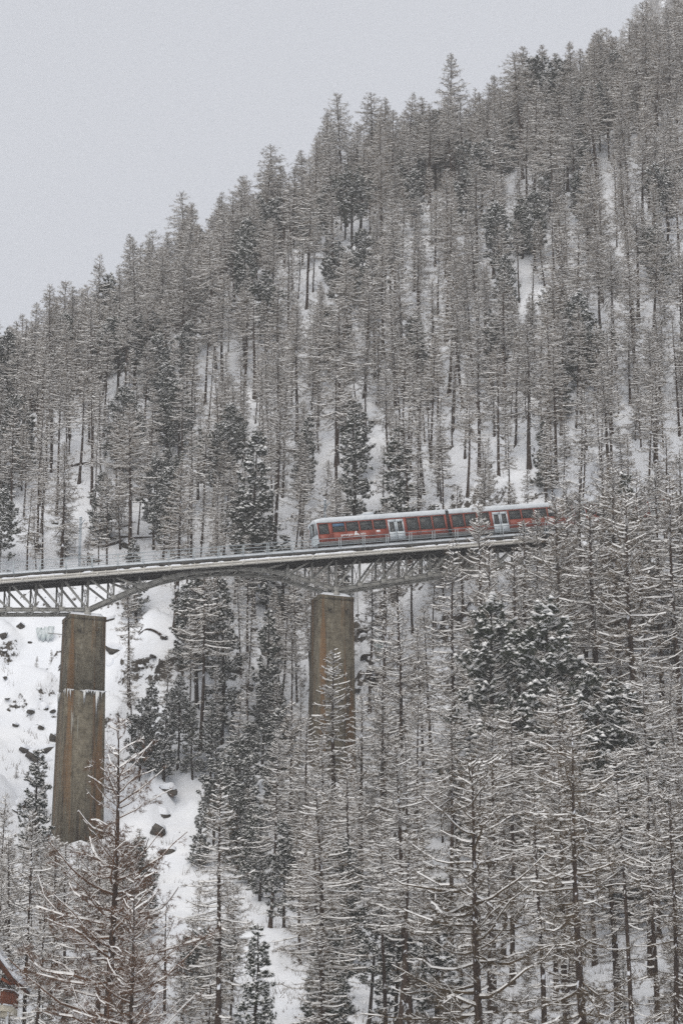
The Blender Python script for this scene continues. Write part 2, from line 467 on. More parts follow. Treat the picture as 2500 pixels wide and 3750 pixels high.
# keep the gorge clear under the spans
under = (tr_s > -57) & (tr_s < 27) & (np.abs(tr_n - 1.15) < 4.5)
Z = np.where(under, np.minimum(Z, BO[2] + girder_z(tr_s) - 3.2 - 4.0 * smooth(27, 20, tr_s) * smooth(-57, -50, tr_s)), Z)

def ground_z(x, y):
    i = np.clip(np.searchsorted(gx, x) - 1, 0, len(gx) - 2); j = np.clip(np.searchsorted(gy, y) - 1, 0, len(gy) - 2)
    fx = (x - gx[i]) / (gx[i + 1] - gx[i]); fy = (y - gy[j]) / (gy[j + 1] - gy[j])
    return (Z[i, j] * (1 - fx) + Z[i + 1, j] * fx) * (1 - fy) + (Z[i, j + 1] * (1 - fx) + Z[i + 1, j + 1] * fx) * fy

g = Geo()
ni, nj = GX.shape
ii, jj = np.meshgrid(np.arange(ni - 1), np.arange(nj - 1), indexing='ij')
q0 = (ii * nj + jj).ravel()
g.add(np.stack([GX, GY, Z], -1).reshape(-1, 3), np.stack([q0, q0 + nj, q0 + nj + 1, q0 + 1], -1))
ground = link('terrain', g.mesh('terrain', M['ground'], True))
tag(ground, 'steep snow covered mountainside with dark rock ledges', 'terrain', kind='structure')

def ray_ground(px, py, d0=120.0, d1=700.0):
    """first ground point along a sight line"""
    dprev = d0
    for d in np.arange(d0, d1, 1.0):
        w = P3(px, py, d)
        if w[2] < ground_z(w[0], w[1]):
            return P3(px, py, d - 0.5)
    return None

# ------------------------------------------------------------------ viaduct
PANEL = 2.82
def lower_z(s):
    if s <= -10 * PANEL: return -5.06 + 0.097 * (s + 28.2)
    if s >= 0: return -0.09 + 0.243 * s
    xs = [-28.2, -25.4, -22.56, -19.74, -16.92, -14.1, -11.28, -8.46, -5.64, -2.82, 0]
    zs = [-5.06, -3.53, -2.06, -0.80, 0.12, 0.72, 1.10, 1.24, 1.03, 0.52, -0.09]
    return float(np.interp(s, xs, zs))
TW = 2.3                                                     # distance between the two trusses

viaduct = empty('railway_viaduct', B(0, 0, 0))
tag(viaduct, 'weathered grey steel truss railway viaduct crossing the gorge on two concrete piers', 'viaduct')
org = BO
def L(s, n, z): return BU * s + BN * n + np.array([0, 0, z])  # local to the viaduct

def part(name, g, m, parent, **kw): return link(name, g.mesh(name, m, **kw), parent)

KMIN, KMAX = -20, 10
for side, n0 in ((0, 0.0), (1, TW)):
    tr = empty('truss', parent=viaduct)
    tag(tr, ['steel truss facing the valley', 'steel truss on the mountain side'][side])
    g = Geo(); g.ibeam(L(KMIN * PANEL, n0, girder_z(KMIN * PANEL) + 0.35), L(KMAX * PANEL, n0, girder_z(KMAX * PANEL) + 0.35), 0.30, 0.70, 0.04)
    for k in range(KMIN * 2, KMAX * 2):
        s = k * PANEL / 2; g.box(L(s, n0, girder_z(s) + 0.35), (0.03, 0.26, 0.6), 0, np.stack([BU, BN, [0, 0, 1]], 1))
    part('top_chord', g, M['deck_steel'], tr)
    for k in range(KMIN, KMAX):
        a, b = k * PANEL, (k + 1) * PANEL
        g = Geo(); up = (0, 0, 1)
        sag = 0.10 if -10 <= k < 0 else 0.0
        pts = [L(a + (b - a) * t, n0, lower_z(a) + (lower_z(b) - lower_z(a)) * t + sag * 4 * t * (1 - t) * 0.25) for t in (0, 0.5, 1)]
        for p, q in zip(pts[:-1], pts[1:]):
            g.ibeam(p, q, 0.30, 0.40, 0.04)
        part('lower_chord', g, M['steel'], tr)
    for k in range(KMIN, KMAX + 1):
        s = k * PANEL; zb, zt = lower_z(s) + 0.1, girder_z(s) + 0.05
        if zt - zb > 0.25:
            w = 0.40 if k in (-10, 0) else 0.26
            g = Geo(); g.ibeam(L(s, n0, zb), L(s, n0, zt), w, 0.16, 0.03, up=BU)
            g.beam(L(s, n0, zb), L(s, n0, zt), 0.02, w * 0.95, up=BN)
            part('vertical', g, M['steel'], tr)
            g = Geo()
            g.box(L(s, n0 - 0.15, lower_z(s) + 0.05), (0.62, 0.02, 0.46), 0, np.stack([BU, BN, [0, 0, 1]], 1))
            part('gusset_plate', g, M['steel'], tr)
    for k in range(KMIN, KMAX):
        a, b = k * PANEL, (k + 1) * PANEL
        if k < -5: p, q = L(a + 0.3, n0, girder_z(a) + 0.05), L(b - 0.05, n0, lower_z(b) + 0.12)
        else: p, q = L(a + 0.05, n0, lower_z(a) + 0.12), L(b - 0.3, n0, girder_z(b) + 0.05)
        if p[2] - q[2] > 0.5 or q[2] - p[2] > 0.5:
            ln = np.linalg.norm(np.array(p) - q)
            if (k < -5 and girder_z(b) - lower_z(b) > 0.35) or (k >= -5 and girder_z(a) - lower_z(a) > 0.35):
                g = Geo()
                for o in (-0.07, 0.07):
                    g.beam(np.array(p) + BN * o, np.array(q) + BN * o, 0.05, 0.20, up=np.cross(np.array(q) - p, BN))
                part('diagonal', g, M['steel'], tr)
        if k in (3, 4, 5, 6, 7):
            g = Geo(); g.beam(L(a + 0.3, n0 + 0.1, girder_z(a) + 0.05), L(b, n0 + 0.1, lower_z(b) + 0.12), 0.05, 0.16, up=BN)
            part('counter_diagonal', g, M['steel'], tr)

for k in range(KMIN, KMAX + 1):
    s = k * PANEL; zb, zt = lower_z(s), girder_z(s)
    g = Geo(); g.beam(L(s, 0.1, zb - 0.02), L(s, TW - 0.1, zb - 0.02), 0.10, 0.16); part('lower_cross_strut', g, M['steel'], viaduct)
    if zt - zb > 0.9:
        g = Geo(); g.beam(L(s, 0.1, zb + 0.1), L(s, TW - 0.1, zt), 0.05, 0.07); g.beam(L(s + 0.07, TW - 0.1, zb + 0.1), L(s + 0.07, 0.1, zt), 0.05, 0.07)
        part('sway_brace', g, M['steel'], viaduct)
    if k < KMAX:
        b = s + PANEL; z2 = lower_z(b)
        g = Geo(); g.beam(L(s, 0.1, zb - 0.06), L(b, TW - 0.1, z2 - 0.06), 0.07, 0.05); g.beam(L(s, TW - 0.1, zb - 0.12), L(b, 0.1, z2 - 0.12), 0.07, 0.05)
        part('lateral_brace', g, M['steel'], viaduct)
    g = Geo()                                                # bracket that carries the walkway
    g.beam(L(s, -1.55, zt + 0.66), L(s, TW + 1.2, zt + 0.66), 0.10, 0.16)
    g.beam(L(s, -1.45, zt + 0.58), L(s, -0.12, zt + 0.12), 0.07, 0.09)
    part('deck_bracket', g, M['deck_steel'], viaduct)

S0, S1 = KMIN * PANEL, KMAX * PANEL + 0.3
def run(n, z, w, h, g=None, s0=S0, s1=S1):
    g = g or Geo(); g.beam(L(s0, n, girder_z(s0) + z), L(s1, n, girder_z(s1) + z), w, h); return g
deck = part('deck_plate', run(1.15, 0.86, 3.2, 0.14), M['deck_steel'], viaduct)
part('walkway', run(-0.86, 0.83, 1.34, 0.07), M['deck_steel'], viaduct)
part('far_walkway', run(3.1, 0.83, 0.6, 0.07), M['deck_steel'], viaduct)
part('edge_beam', run(-1.545, 0.72, 0.03, 0.34), M['deck_steel'], viaduct)
part('kerb_rail', run(-1.50, 0.96, 0.10, 0.07), M['galvanised'], viaduct)
part('deck_kerb', run(-0.30, 1.16, 0.12, 0.42), M['galvanised'], viaduct)

def snow_strip(name, n, z, w, h, parent, s0=S0, s1=S1, amp=0.5, step=0.35, seed=1, gap=0.0):
    """lumpy snow lying along the deck"""
    r = np.random.default_rng(seed); ss = np.arange(s0, s1, step); k = len(ss)
    hh = h * (1 - amp + amp * 2 * np.clip(np.convolve(r.random(k + 4), np.ones(5) / 5, 'valid'), 0, 1)) * (0.9 + 0.2 * r.random(k))
    if gap: hh = hh * np.where(np.convolve(r.random(k + 2), np.ones(3) / 3, 'valid') < gap, 0.15, 1)
    V = []
    for s, q in zip(ss, hh):
        zz = girder_z(s) + z
        V += [L(s, n - w / 2, zz), L(s, n - w * 0.42, zz + q * 0.7), L(s, n, zz + q), L(s, n + w * 0.42, zz + q * 0.7), L(s, n + w / 2, zz)]
    F = [[i * 5 + j, i * 5 + j + 1, i * 5 + 6 + j, i * 5 + 5 + j] for i in range(k - 1) for j in range(4)]
    g = Geo(); g.add(V, F); o = part(name, g, M['snow'], parent, smooth_shade=True); o['kind'] = 'stuff'; return o
snow_strip('snow', -0.9, 0.875, 1.1, 0.10, viaduct, seed=3)
snow_strip('snow', -0.30, 1.375, 0.12, 0.06, viaduct, seed=4)
snow_strip('snow', 1.15, 0.935, 0.9, 0.14, viaduct, seed=5)
snow_strip('snow', 3.1, 0.87, 0.5, 0.12, viaduct, seed=7)

track = empty('track', parent=viaduct)
for n in (0.65, 1.65): part('rail', run(n, 1.22, 0.07, 0.14, s1=62), M['rail'], track)
part('rack_rail', run(1.15, 1.24, 0.10, 0.10, s1=62), M['rail'], track)
slp = Geo(); slp.box((0, 0, 0), (0.24, 2.0, 0.16), 0, np.stack([BU, BN, [0, 0, 1]], 1)); slm = slp.mesh('sleeper', M['rail'])
for i, s in enumerate(np.arange(S0 + 0.4, 60, 0.7)): link('sleeper', slm, track, L(s, 1.15, girder_z(s) + 1.06))

def pipe_run(name, n, z, r, parent):
    g = Geo()
    ring = [(r * math.cos(a), r * math.sin(a)) for a in np.linspace(0, 2 * math.pi, 11)[:-1]]
    ux = np.array([0, 0, 1.0])
    g.hull_prism(ring, (L(S0, n, girder_z(S0) + z), BN, ux), (L(S1 - 4.5, n, girder_z(S1 - 4.5) + z), BN, ux))
    return part(name, g, M['pipe'], parent, smooth_shade=True)
pp = empty('service_pipes', parent=viaduct)
pipe_run('pipe', -1.72, 0.06, 0.135, pp); pipe_run('pipe', -1.70, 0.335, 0.13, pp)
collar = Geo(); collar.box((0, 0, 0), (0.05, 0.34, 0.62), 0, np.stack([BU, BN, [0, 0, 1]], 1)); colm = collar.mesh('pipe_collar', M['pipe'])
for k in np.arange(KMIN, KMAX - 1.5, 0.5): link('pipe_collar', colm, pp, L(k * PANEL, -1.70, girder_z(k * PANEL) + 0.20))
big = Geo(); big.box((0, 0, 0), (0.20, 0.36, 0.34), 0, np.stack([BU, BN, [0, 0, 1]], 1)); bigm = big.mesh('pipe_joint', M['pipe'])
for s in np.arange(-52, 22, 8.1): link('pipe_joint', bigm, pp, L(s, -1.71, girder_z(s) + 0.20))
snow_strip('snow', -1.70, 0.40, 0.22, 0.16, pp, s1=S1 - 4.5, seed=9, gap=0.36, amp=0.6, step=0.3)

def railing(n, base, hs, step, off, label, parent, r=0.035, mat_='galvanised', kk=None):
    rl = empty('railing', parent=parent); tag(rl, label)
    top = max(hs)
    g = Geo(); g.box((0, 0, (top - base) / 2), (2 * r, 2 * r, top - base + 0.06)); g.box((0, 0, 0.05), (0.05, 0.16, 0.10)); pm = g.mesh('post', M[mat_])
    for k in np.arange(KMIN, KMAX + 0.01, step):
        s = k * PANEL + off; link('post', pm, rl, L(s, n, girder_z(s) + base))
    for h in hs:
        part('handrail' if h == top else 'middle_rail', run(n, h, 0.055, 0.055), M[mat_], rl)
    return rl
railing(-1.52, 0.55, (2.24, 1.46, 1.20), 1.0, 0.0, 'galvanised railing along the outer edge of the walkway', viaduct)
railing(-0.40, 1.0, (2.50, 2.12), 1.0, 0.2, 'galvanised railing between walkway and track', viaduct)
railing(3.3, 0.85, (2.1, 1.75, 1.4), 1.0, 0.3, 'galvanised railing on the mountain side of the track', viaduct)
snow_strip('snow', -1.50, 0.995, 0.10, 0.05, viaduct, seed=12)

# ------------------------------------------------------------------ piers
def pier(s0, ztop, depth, label, hs, n_lo, n_hi, step_at=None, seed=0):
    root = empty('bridge_pier', B(s0, 1.15, ztop)); tag(root, label, 'bridge pier', 'concrete piers of the viaduct')
    R = np.stack([BU, BN, [0, 0, 1]], 1)
    def ringpts(z, extra=0.0):
        d = -z; h = hs + 0.010 * d + extra; lo = n_lo - 0.010 * d - extra - 1.15; hi = n_hi + 0.028 * d + extra - 1.15
        return [BU * (-h) + BN * lo + [0, 0, z], BU * h + BN * lo + [0, 0, z], BU * h + BN * hi + [0, 0, z], BU * (-h) + BN * hi + [0, 0, z]]
    def frustum(z0, z1, e0, e1, sub=1):
        g = Geo(); V = ringpts(z0, e0) + ringpts(z1, e1)
        g.add(V, [[0, 1, 5, 4], [1, 2, 6, 5], [2, 3, 7, 6], [3, 0, 4, 7], [3, 2, 1, 0], [4, 5, 6, 7]]); return g
    part('cap_course', frustum(0, -0.42, 0.05, 0.05), M['concrete'], root)
    zz = -0.423
    if step_at:
        part('shaft', frustum(zz, -step_at, 0.0, 0.0), M['concrete'], root)
        part('lower_shaft', frustum(-step_at - 0.003, -depth, 0.05, 0.10), M['concrete'], root)
    else: part('shaft', frustum(zz, -depth, 0.0, 0.05), M['concrete'], root)
    # domed snow on the cap
    h, lo, hi = hs + 0.02, n_lo - 1.15 - 0.02, n_hi - 1.15 + 0.02
    g = Geo(); V = []; nn = 9
    r = np.random.default_rng(seed)
    for i in range(nn):
        for j in range(nn):
            a, b = 2 * i / (nn - 1) - 1, 2 * j / (nn - 1) - 1
            e = (1 - abs(a) ** 4) * (1 - abs(b) ** 4)
            V.append(BU * (a * h) + BN * ((lo + hi) / 2 + b * (hi - lo) / 2) + np.array([0, 0, 0.003 + (0.34 + 0.08 * r.random()) * e ** 0.22 + 0.10 * e]))
    g.add(V, [[i * nn + j, (i + 1) * nn + j, (i + 1) * nn + j + 1, i * nn + j + 1] for i in range(nn - 1) for j in range(nn - 1)])
    part('snow_cap', g, M['snow'], root, smooth_shade=True)
    for q in (-0.36, 0.42):                                  # stub beams left from building
        so = q * hs * 1.3
        g = Geo(); g.box(BU * so + BN * (n_lo - 1.15 - 0.22) + np.array([0, 0, -1.55]), (0.30, 0.5, 0.30), 0, R)
        st = part('stub_beam', g, M['concrete'], root)
        g = Geo(); V = [BU * (so + a * 0.16) + BN * (n_lo - 1.15 - 0.22 + b * 0.24) + np.array([0, 0, -1.40 + (0.10 if a == 0 else 0.0)]) for a in (-1, 0, 1) for b in (-1, 1)]
        g.add(V, [[0, 2, 3, 1], [2, 4, 5, 3]]); part('snow', g, M['snow'], st)
    for n in (0.0, TW):                                      # bearings
        g = Geo(); g.box(BN * (n - 1.15) + np.array([0, 0, 0.20]), (0.7, 0.5, 0.42), 0, R); g.box(BN * (n - 1.15) + np.array([0, 0, 0.5]), (0.45, 0.35, 0.3), 0, R)
        part('bearing', g, M['steel'], root)
    return root, R, ringpts
pierA, RA, ringA = pier(-28.2, lower_z(-28.2) - 0.72, 30.0, 'tall concrete pier with white icicles below a ledge on its valley face', 1.98, -0.30, 2.62, 8.2, 1)
pierB, RB, ringB = pier(0.0, lower_z(0.0) - 0.82, 28.0, 'concrete pier with a dark water streak, a larch growing in front', 1.95, -0.30, 2.62, None, 2)
# icicles on the lower pier's ledge
g = Geo(); r = np.random.default_rng(5)
for i in range(46):
    face = r.random() < 0.75
    z0 = -8.18
    rp = ringA(z0, 0.10)
    a, b = (rp[0], rp[1]) if face else (rp[3], rp[0])
    t = r.random() if not face else r.random()
    if face: t = np.clip(r.choice([0.05, 0.14, 0.42, 0.5, 0.62, 0.72, 0.78, 0.88]) + r.normal(0, 0.03), 0, 1)
    ln = 0.15 + 1.5 * r.random() ** 3; w = 0.05 + 0.09 * r.random()
    if face and abs(t - 0.75) < 0.06 and r.random() < 0.5: ln += 3.0 * r.random()
    out = -BN if face else -BU
    tang = BU if face else BN
    p = a + (b - a) * t + out * 0.05
    tip = p + np.array([0, 0, -ln]) - out * 0.0 + out * 0.02
    g.add([p - tang * w, p + tang * w, p + out * w * 0.8 + [0, 0, 0.02], tip], [[0, 1, 3], [1, 2, 3], [2, 0, 3], [0, 2, 1]])
part('icicles', g, M['lime_ice'], pierA)['kind'] = 'stuff'
g = Geo()
for i in range(60):
    rp = ringA(-8.18, 0.06); t = r.random(); p = rp[0] + (rp[1] - rp[0]) * t
    if t > 0.5 and r.random() < 0.5: g.box(p - BN * 0.05 + np.array([0, 0, 0.04]), (0.16 + 0.2 * r.random(), 0.14, 0.06 + 0.08 * r.random()), 0, RA)
part('snow', g, M['snow'], pierA)['kind'] = 'stuff'
# iron rods sticking out of the piers
g = Geo(); g.beam(BU * (-3.8) + BN * 0.4 + np.array([0, 0, -1.85]), BU * (-1.7) + BN * 0.4 + np.array([0, 0, -1.85]), 0.07, 0.07); part('iron_rod', g, M['steel'], pierA)
g = Geo(); g.beam(BU * 1.9 + BN * 0.2 + np.array([0, 0, -2.0]), BU * 3.25 + BN * 0.2 + np.array([0, 0, -2.0]), 0.06, 0.08); part('iron_rod', g, M['steel'], pierB)
g = Geo(); g.beam(BU * 3.15 + BN * 0.2 + np.array([0, 0, -2.0]), BU * 3.05 + BN * 0.2 + np.array([0, 0, 1.2]), 0.06, 0.06, up=BN); part('iron_rod', g, M['steel'], pierB)
g = Geo(); g.beam(BU * (-3.4) + BN * 0.4 + np.array([0, 0, -2.0]), BU * (-1.8) + BN * 0.4 + np.array([0, 0, -2.0]), 0.04, 0.04); part('iron_rod', g, M['steel'], pierB)

# abutments that close the viaduct against the banks
for s, lab in ((S0 - 0.9, 'concrete abutment carrying the lower end of the viaduct'), (S1 + 1.0, 'concrete abutment where the viaduct meets the upper bank')):
    ab = empty('bridge_abutment', B(s, 1.15, girder_z(s) - 6)); tag(ab, lab, 'abutment')
    g = Geo(); R = np.stack([BU, BN, [0, 0, 1]], 1)
    g.box((0, 0, 2.9), (1.7, 4.6, 5.6), 0, R); part('wall', g, M['concrete'], ab)
    g = Geo(); g.box((0, 0, 6.15), (1.6, 4.8, 0.8), 0, R); part('coping', g, M['concrete'], ab)

# ------------------------------------------------------------------ catenary masts
def mast(px, n, top, label):
    s = 0.0
    for _ in range(40):
        x, y, d = proj(B(s, n, girder_z(s) + 3)); s += (px - x) / 31.0
    root = empty('catenary_mast', B(s, n, girder_z(s) + 0.85)); tag(root, label, 'mast', 'catenary masts beside the track')
    g = Geo(); g.beam((0, 0, 0), (0, 0, top), 0.05, 0.20, up=(0, 1, 0)); g.beam((-0.11, 0, 0), (-0.11, 0, top), 0.22, 0.03, up=(1, 0, 0)); g.beam((0.11, 0, 0), (0.11, 0, top), 0.22, 0.03, up=(1, 0, 0))
    part('pole', g, M['mast'], root)
    g = Geo(); g.box((0, 0, 0.12), (0.45, 0.45, 0.24)); part('base_plate', g, M['galvanised'], root)
    g = Geo(); g.beam((0, 0, top - 0.9), tuple(-BN * 1.7 + np.array([0, 0, top - 0.75])), 0.06, 0.06); part('bracket_arm', g, M['mast'], root)
    g = Geo(); g.box((0, 0, top + 0.05), (0.26, 0.26, 0.10)); part('snow', g, M['snow'], root)
mast(292, 2.75, 6.9, 'pale blue grey catenary mast on the empty end of the viaduct')
mast(1189, 2.75, 7.0, 'pale blue grey catenary mast beside the front of the train')

# ------------------------------------------------------------------ train
SL = math.atan(GRADE)
TX = BU * math.cos(SL) + np.array([0, 0, math.sin(SL)]); TZ = -BU * math.sin(SL) + np.array([0, 0, math.cos(SL)])
TRM = Matrix((Vector(TX), Vector(BN), Vector(TZ))).transposed().to_4x4()
CL, CW = 15.9, 2.5

def text_mesh(body, size, name, m, bold=0.0):
    c = bpy.data.curves.new(name, 'FONT'); c.body = body; c.size = size; c.extrude = 0.002; c.offset = bold
    o = bpy.data.objects.new(name, c); COL.objects.link(o)
    dg = bpy.context.evaluated_depsgraph_get(); me = bpy.data.meshes.new_from_object(o.evaluated_get(dg))
    bpy.data.objects.remove(o); bpy.data.curves.remove(c)
    me.materials.clear(); me.materials.append(m); me.name = name
    return me

def train_car(s0, label, mirror, extras):
    root = empty('train_car', B(s0, -0.10, girder_z(s0) + 1.84)); root.matrix_world = Matrix.Translation(Vector(B(s0, -0.10, girder_z(s0) + 1.84))) @ TRM
    tag(root, label, 'train car', 'cars of the red train')
    fx = (lambda x: CL - x) if mirror else (lambda x: x)
    def bx(g, x0, x1, y0, y1, z0, z1, m=0):
        a, b = sorted((fx(x0), fx(x1))); g.box(((a + b) / 2, (y0 + y1) / 2, (z0 + z1) / 2), (b - a, y1 - y0, z1 - z0), m)
    T = 0.06
    wins = [(1.85, 3.35, 1.42, 2.44), (3.52, 5.02, 1.42, 2.44), (5.20, 6.70, 1.42, 2.44), (6.87, 8.37, 1.42, 2.44),
            (10.90, 12.36, 0.98, 2.44), (12.55, 14.01, 0.98, 2.44), (14.20, 15.64, 0.98, 2.44)]
    door = (8.60, 10.52)
    cabw = (0.20, 1.38, 1.28, 2.44)
    g = Geo(); gs = Geo()
    for ys in ((0.0, T), (CW - T, CW)):
        xs = [0.0] + sorted([v for w in wins for v in w[:2]] + list(door) + list(cabw[:2])) + [CL]
        holes = {w[0]: w for w in wins}; holes[cabw[0]] = cabw
        for a, b in zip(xs[:-1], xs[1:]):
            if a == door[0]:
                bx(g, a, b, *ys, 2.40, 2.60); continue
            lo = 0.30
            if a in holes:
                bx(g, a, b, *ys, lo, holes[a][2]); bx(g, a, b, *ys, holes[a][3], 2.60)
            else: bx(g, a, b, *ys, lo, 2.60)
    bx(g, CL - T, CL, T, 0.8, 0.3, 2.6); bx(g, CL - T, CL, CW - 0.8, CW - T, 0.3, 2.6); bx(g, CL - T, CL, 0.8, CW - 0.8, 2.2, 2.6)
    # the cab end: a slanted nose, lower red panel and pillars
    sgn = -1 if not mirror else 1
    x0 = fx(0.0)
    def nose(pts_lo, pts_hi):
        V = [(x0 + sgn * p[0], p[1], p[2]) for p in pts_lo + pts_hi]; k = len(pts_lo)
        return V, [[i, i + 1, k + i + 1, k + i] for i in range(k - 1)]
    lo = [(0, 0, 0.25), (0.16, 0.25, 0.25), (0.20, CW / 2, 0.25), (0.12, CW - 0.45, 0.25), (-0.3, CW, 0.25)]
    md = [(0, 0, 1.25), (0.16, 0.25, 1.25), (0.20, CW / 2, 1.25), (0.12, CW - 0.45, 1.25), (-0.3, CW, 1.25)]
    hi = [(0, 0.02, 2.62), (0.08, 0.27, 2.62), (0.10, CW / 2, 2.62), (0.04, CW - 0.45, 2.62), (-0.3, CW - 0.02, 2.62)]
    g2 = Geo(); g2.add(*nose(lo, md))
    part('body', g, M['red'], root)
    for ys in ((0.012, T - 0.01), (CW - T + 0.01, CW - 0.012)):
        gs = Geo(); bx(gs, 0.0, CL, *ys, 0.0, 0.298); part('skirt', gs, M['skirt'], root)
    fe = part('cab_front', g2, M['door_grey'], root)
    g3 = Geo(); g3.add(*nose(md, hi)); ws = part('windscreen', g3, M['glass'], root)
    for i in range(5):
        g3 = Geo(); g3.beam((x0 + sgn * (md[i][0] + 0.01), md[i][1], md[i][2]), (x0 + sgn * (hi[i][0] + 0.01), hi[i][1], hi[i][2]), 0.09, 0.09, up=(1, 0, 0))
        part('windscreen_pillar', g3, M['door_grey'], ws)
    for y in (0.55, CW - 0.55):
        g3 = Geo(); g3.box((x0 + sgn * 0.19, y, 0.72), (0.08, 0.26, 0.20)); part('headlight', g3, M['white_post'], root)
    # roof
    prof = [(0.0, 2.56), (-0.02, 2.62), (0.0, 2.90), (0.07, 3.08), (0.28, 3.22), (0.75, 3.30), (CW / 2, 3.33)]
    prof = prof + [(CW - a, b) for a, b in prof[-2::-1]]
    g = Geo(); k = len(prof); V = []
    stations = [(-0.08, 0.50, 0.0), (0.12, 0.78, 0.0), (0.9, 1.0, 0), (CL * 0.5, 1.0, 0), (CL, 1.0, 0)]
    for xx, sc, _ in stations:
        for a, b in prof: V.append((fx(xx), CW / 2 + (a - CW / 2) * (0.9 + 0.1 * sc), 2.60 + (b - 2.60) * sc))
    g.add(V, [[i * k + j, i * k + j + 1, (i + 1) * k + j + 1, (i + 1) * k + j] for i in range(len(stations) - 1) for j in range(k - 1)])
    for base in (0, (len(stations) - 1) * k):
        c = len(V); g.add([V[base + j] for j in range(k)] + [tuple(np.mean([V[base + j] for j in range(k)], 0))], [[j, j + 1, k] for j in range(k - 1)])
    rf = part('roof', g, M['roof_grey'], root, smooth_shade=True)
    g = Geo(); bx(g, 0, CL, -0.025, 0.0, 2.585, 2.625); part('gutter', g, M['skirt'], rf)
    if extras:
        g = Geo(); bx(g, 6.2, 7.3, 0.5, CW - 0.5, 3.25, 3.60); part('roof_box', g, M['roof_grey'], rf)
    # windows
    for side, y in ((0, 0.0), (1, CW)):
        o = -1 if side == 0 else 1
        for i, (a, b, c, d) in enumerate(wins + [cabw]):
            w = empty('window', parent=root)
            g = Geo(); f = 0.055
            ya, yb = sorted((y + o * 0.012, y - o * 0.05))
            bx(g, a, b, ya, yb, c, c + f); bx(g, a, b, ya, yb, d - f, d); bx(g, a, a + f, ya, yb, c + f, d - f); bx(g, b - f, b, ya, yb, c + f, d - f)
            if i < 4: bx(g, a + f, b - f, ya, yb, c + 0.60, c + 0.635)
            part('frame', g, M['frame'], w)
            g = Geo(); ya, yb = sorted((y - o * 0.02, y - o * 0.03)); bx(g, a + 0.03, b - 0.03, ya, yb, c + 0.03, d - 0.03); part('pane', g, M['glass'], w)
            if extras and side == 0 and i == 0:
                g = Geo(); ya, yb = sorted((y - o * 0.012, y - o * 0.018)); bx(g, a + f, b - f, ya, yb, c + 0.64, d - f); part('blind', g, M['blind'], w)
    # doors
    for side, y in ((0, 0.0), (1, CW)):
        o = -1 if side == 0 else 1
        for a, b in ((door[0], (door[0] + door[1]) / 2 - 0.025), ((door[0] + door[1]) / 2 + 0.025, door[1])):
            dr = empty('door', parent=root)
            ya, yb = sorted((y + o * 0.02, y - o * 0.03))
            wa, wb, wc, wd = a + 0.17, b - 0.17, 0.98, 2.10
            g = Geo(); bx(g, a, b, ya, yb, 0.08, wc); bx(g, a, b, ya, yb, wd, 2.40); bx(g, a, wa, ya, yb, wc, wd); bx(g, wb, b, ya, yb, wc, wd)
            part('door_leaf', g, M['door_grey'], dr)
            g = Geo(); f = 0.035; ya, yb = sorted((y + o * 0.026, y - o * 0.02))
            bx(g, wa, wb, ya, yb, wc, wc + f); bx(g, wa, wb, ya, yb, wd - f, wd); bx(g, wa, wa + f, ya, yb, wc + f, wd - f); bx(g, wb - f, wb, ya, yb, wc + f, wd - f)
            part('window_frame', g, M['frame'], dr)
            g = Geo(); ya, yb = sorted((y - o * 0.0, y - o * 0.01)); bx(g, wa + 0.01, wb - 0.01, ya, yb, wc + 0.01, wd - 0.01); part('pane', g, M['glass'], dr)
        g = Geo(); ya, yb = sorted((y + o * 0.01, y - o * 0.025)); m_ = (door[0] + door[1]) / 2; bx(g, m_ - 0.025, m_ + 0.025, ya, yb, 0.08, 2.40); part('door_seal', g, M['black'], root)
    # inside
    g = Geo(); bx(g, 0.1, CL - 0.1, T, CW - T, 0.50, 0.56); bx(g, 1.55, 1.60, T, CW - T, 0.56, 2.6); part('floor', g, M['interior'], root)
    sg = Geo(); sg.box((0, 0, 0.45), (0.5, 0.95, 0.12)); sg.box((0.24, 0, 0.85), (0.1, 0.95, 0.9)); sm = sg.mesh('seat', M['seat'])
    for x in np.arange(2.1, 8.3, 0.84):
        for y in (0.60, CW - 0.60): link('seat', sm, root, (fx(x), y, 0.5))
    for x in (10.95, 12.45, 14.1):
        g = Geo(); bx(g, x, x + 0.04, 0.35, 1.05, 0.56, 2.0); part('partition', g, M['door_grey'], root)
    if extras:
        g = Geo(); bx(g, 4.5, 4.8, 0.35, 0.75, 1.40, 1.72); part('hung_jacket', g, M['yellow'], root)
    # running gear
    wg = Geo(); ring = [(0.36 * math.cos(a), 0.36 * math.sin(a)) for a in np.linspace(0, 2 * math.pi, 17)[:-1]]
    wg.hull_prism(ring, ((0, -0.05, 0), (1, 0, 0), (0, 0, 1)), ((0, 0.05, 0), (1, 0, 0), (0, 0, 1))); wm = wg.mesh('wheel', M['skirt'])
    for x in (2.2, 4.2, 11.6, 13.6):
        for y in (0.72, CW - 0.72): link('wheel', wm, root, (fx(x), y, -0.16))
    for x in (3.2, 12.6):
        g = Geo(); bx(g, x - 1.5, x + 1.5, 0.6, CW - 0.6, -0.25, 0.15); part('bogie_frame', g, M['black'], root)
    return root, fx

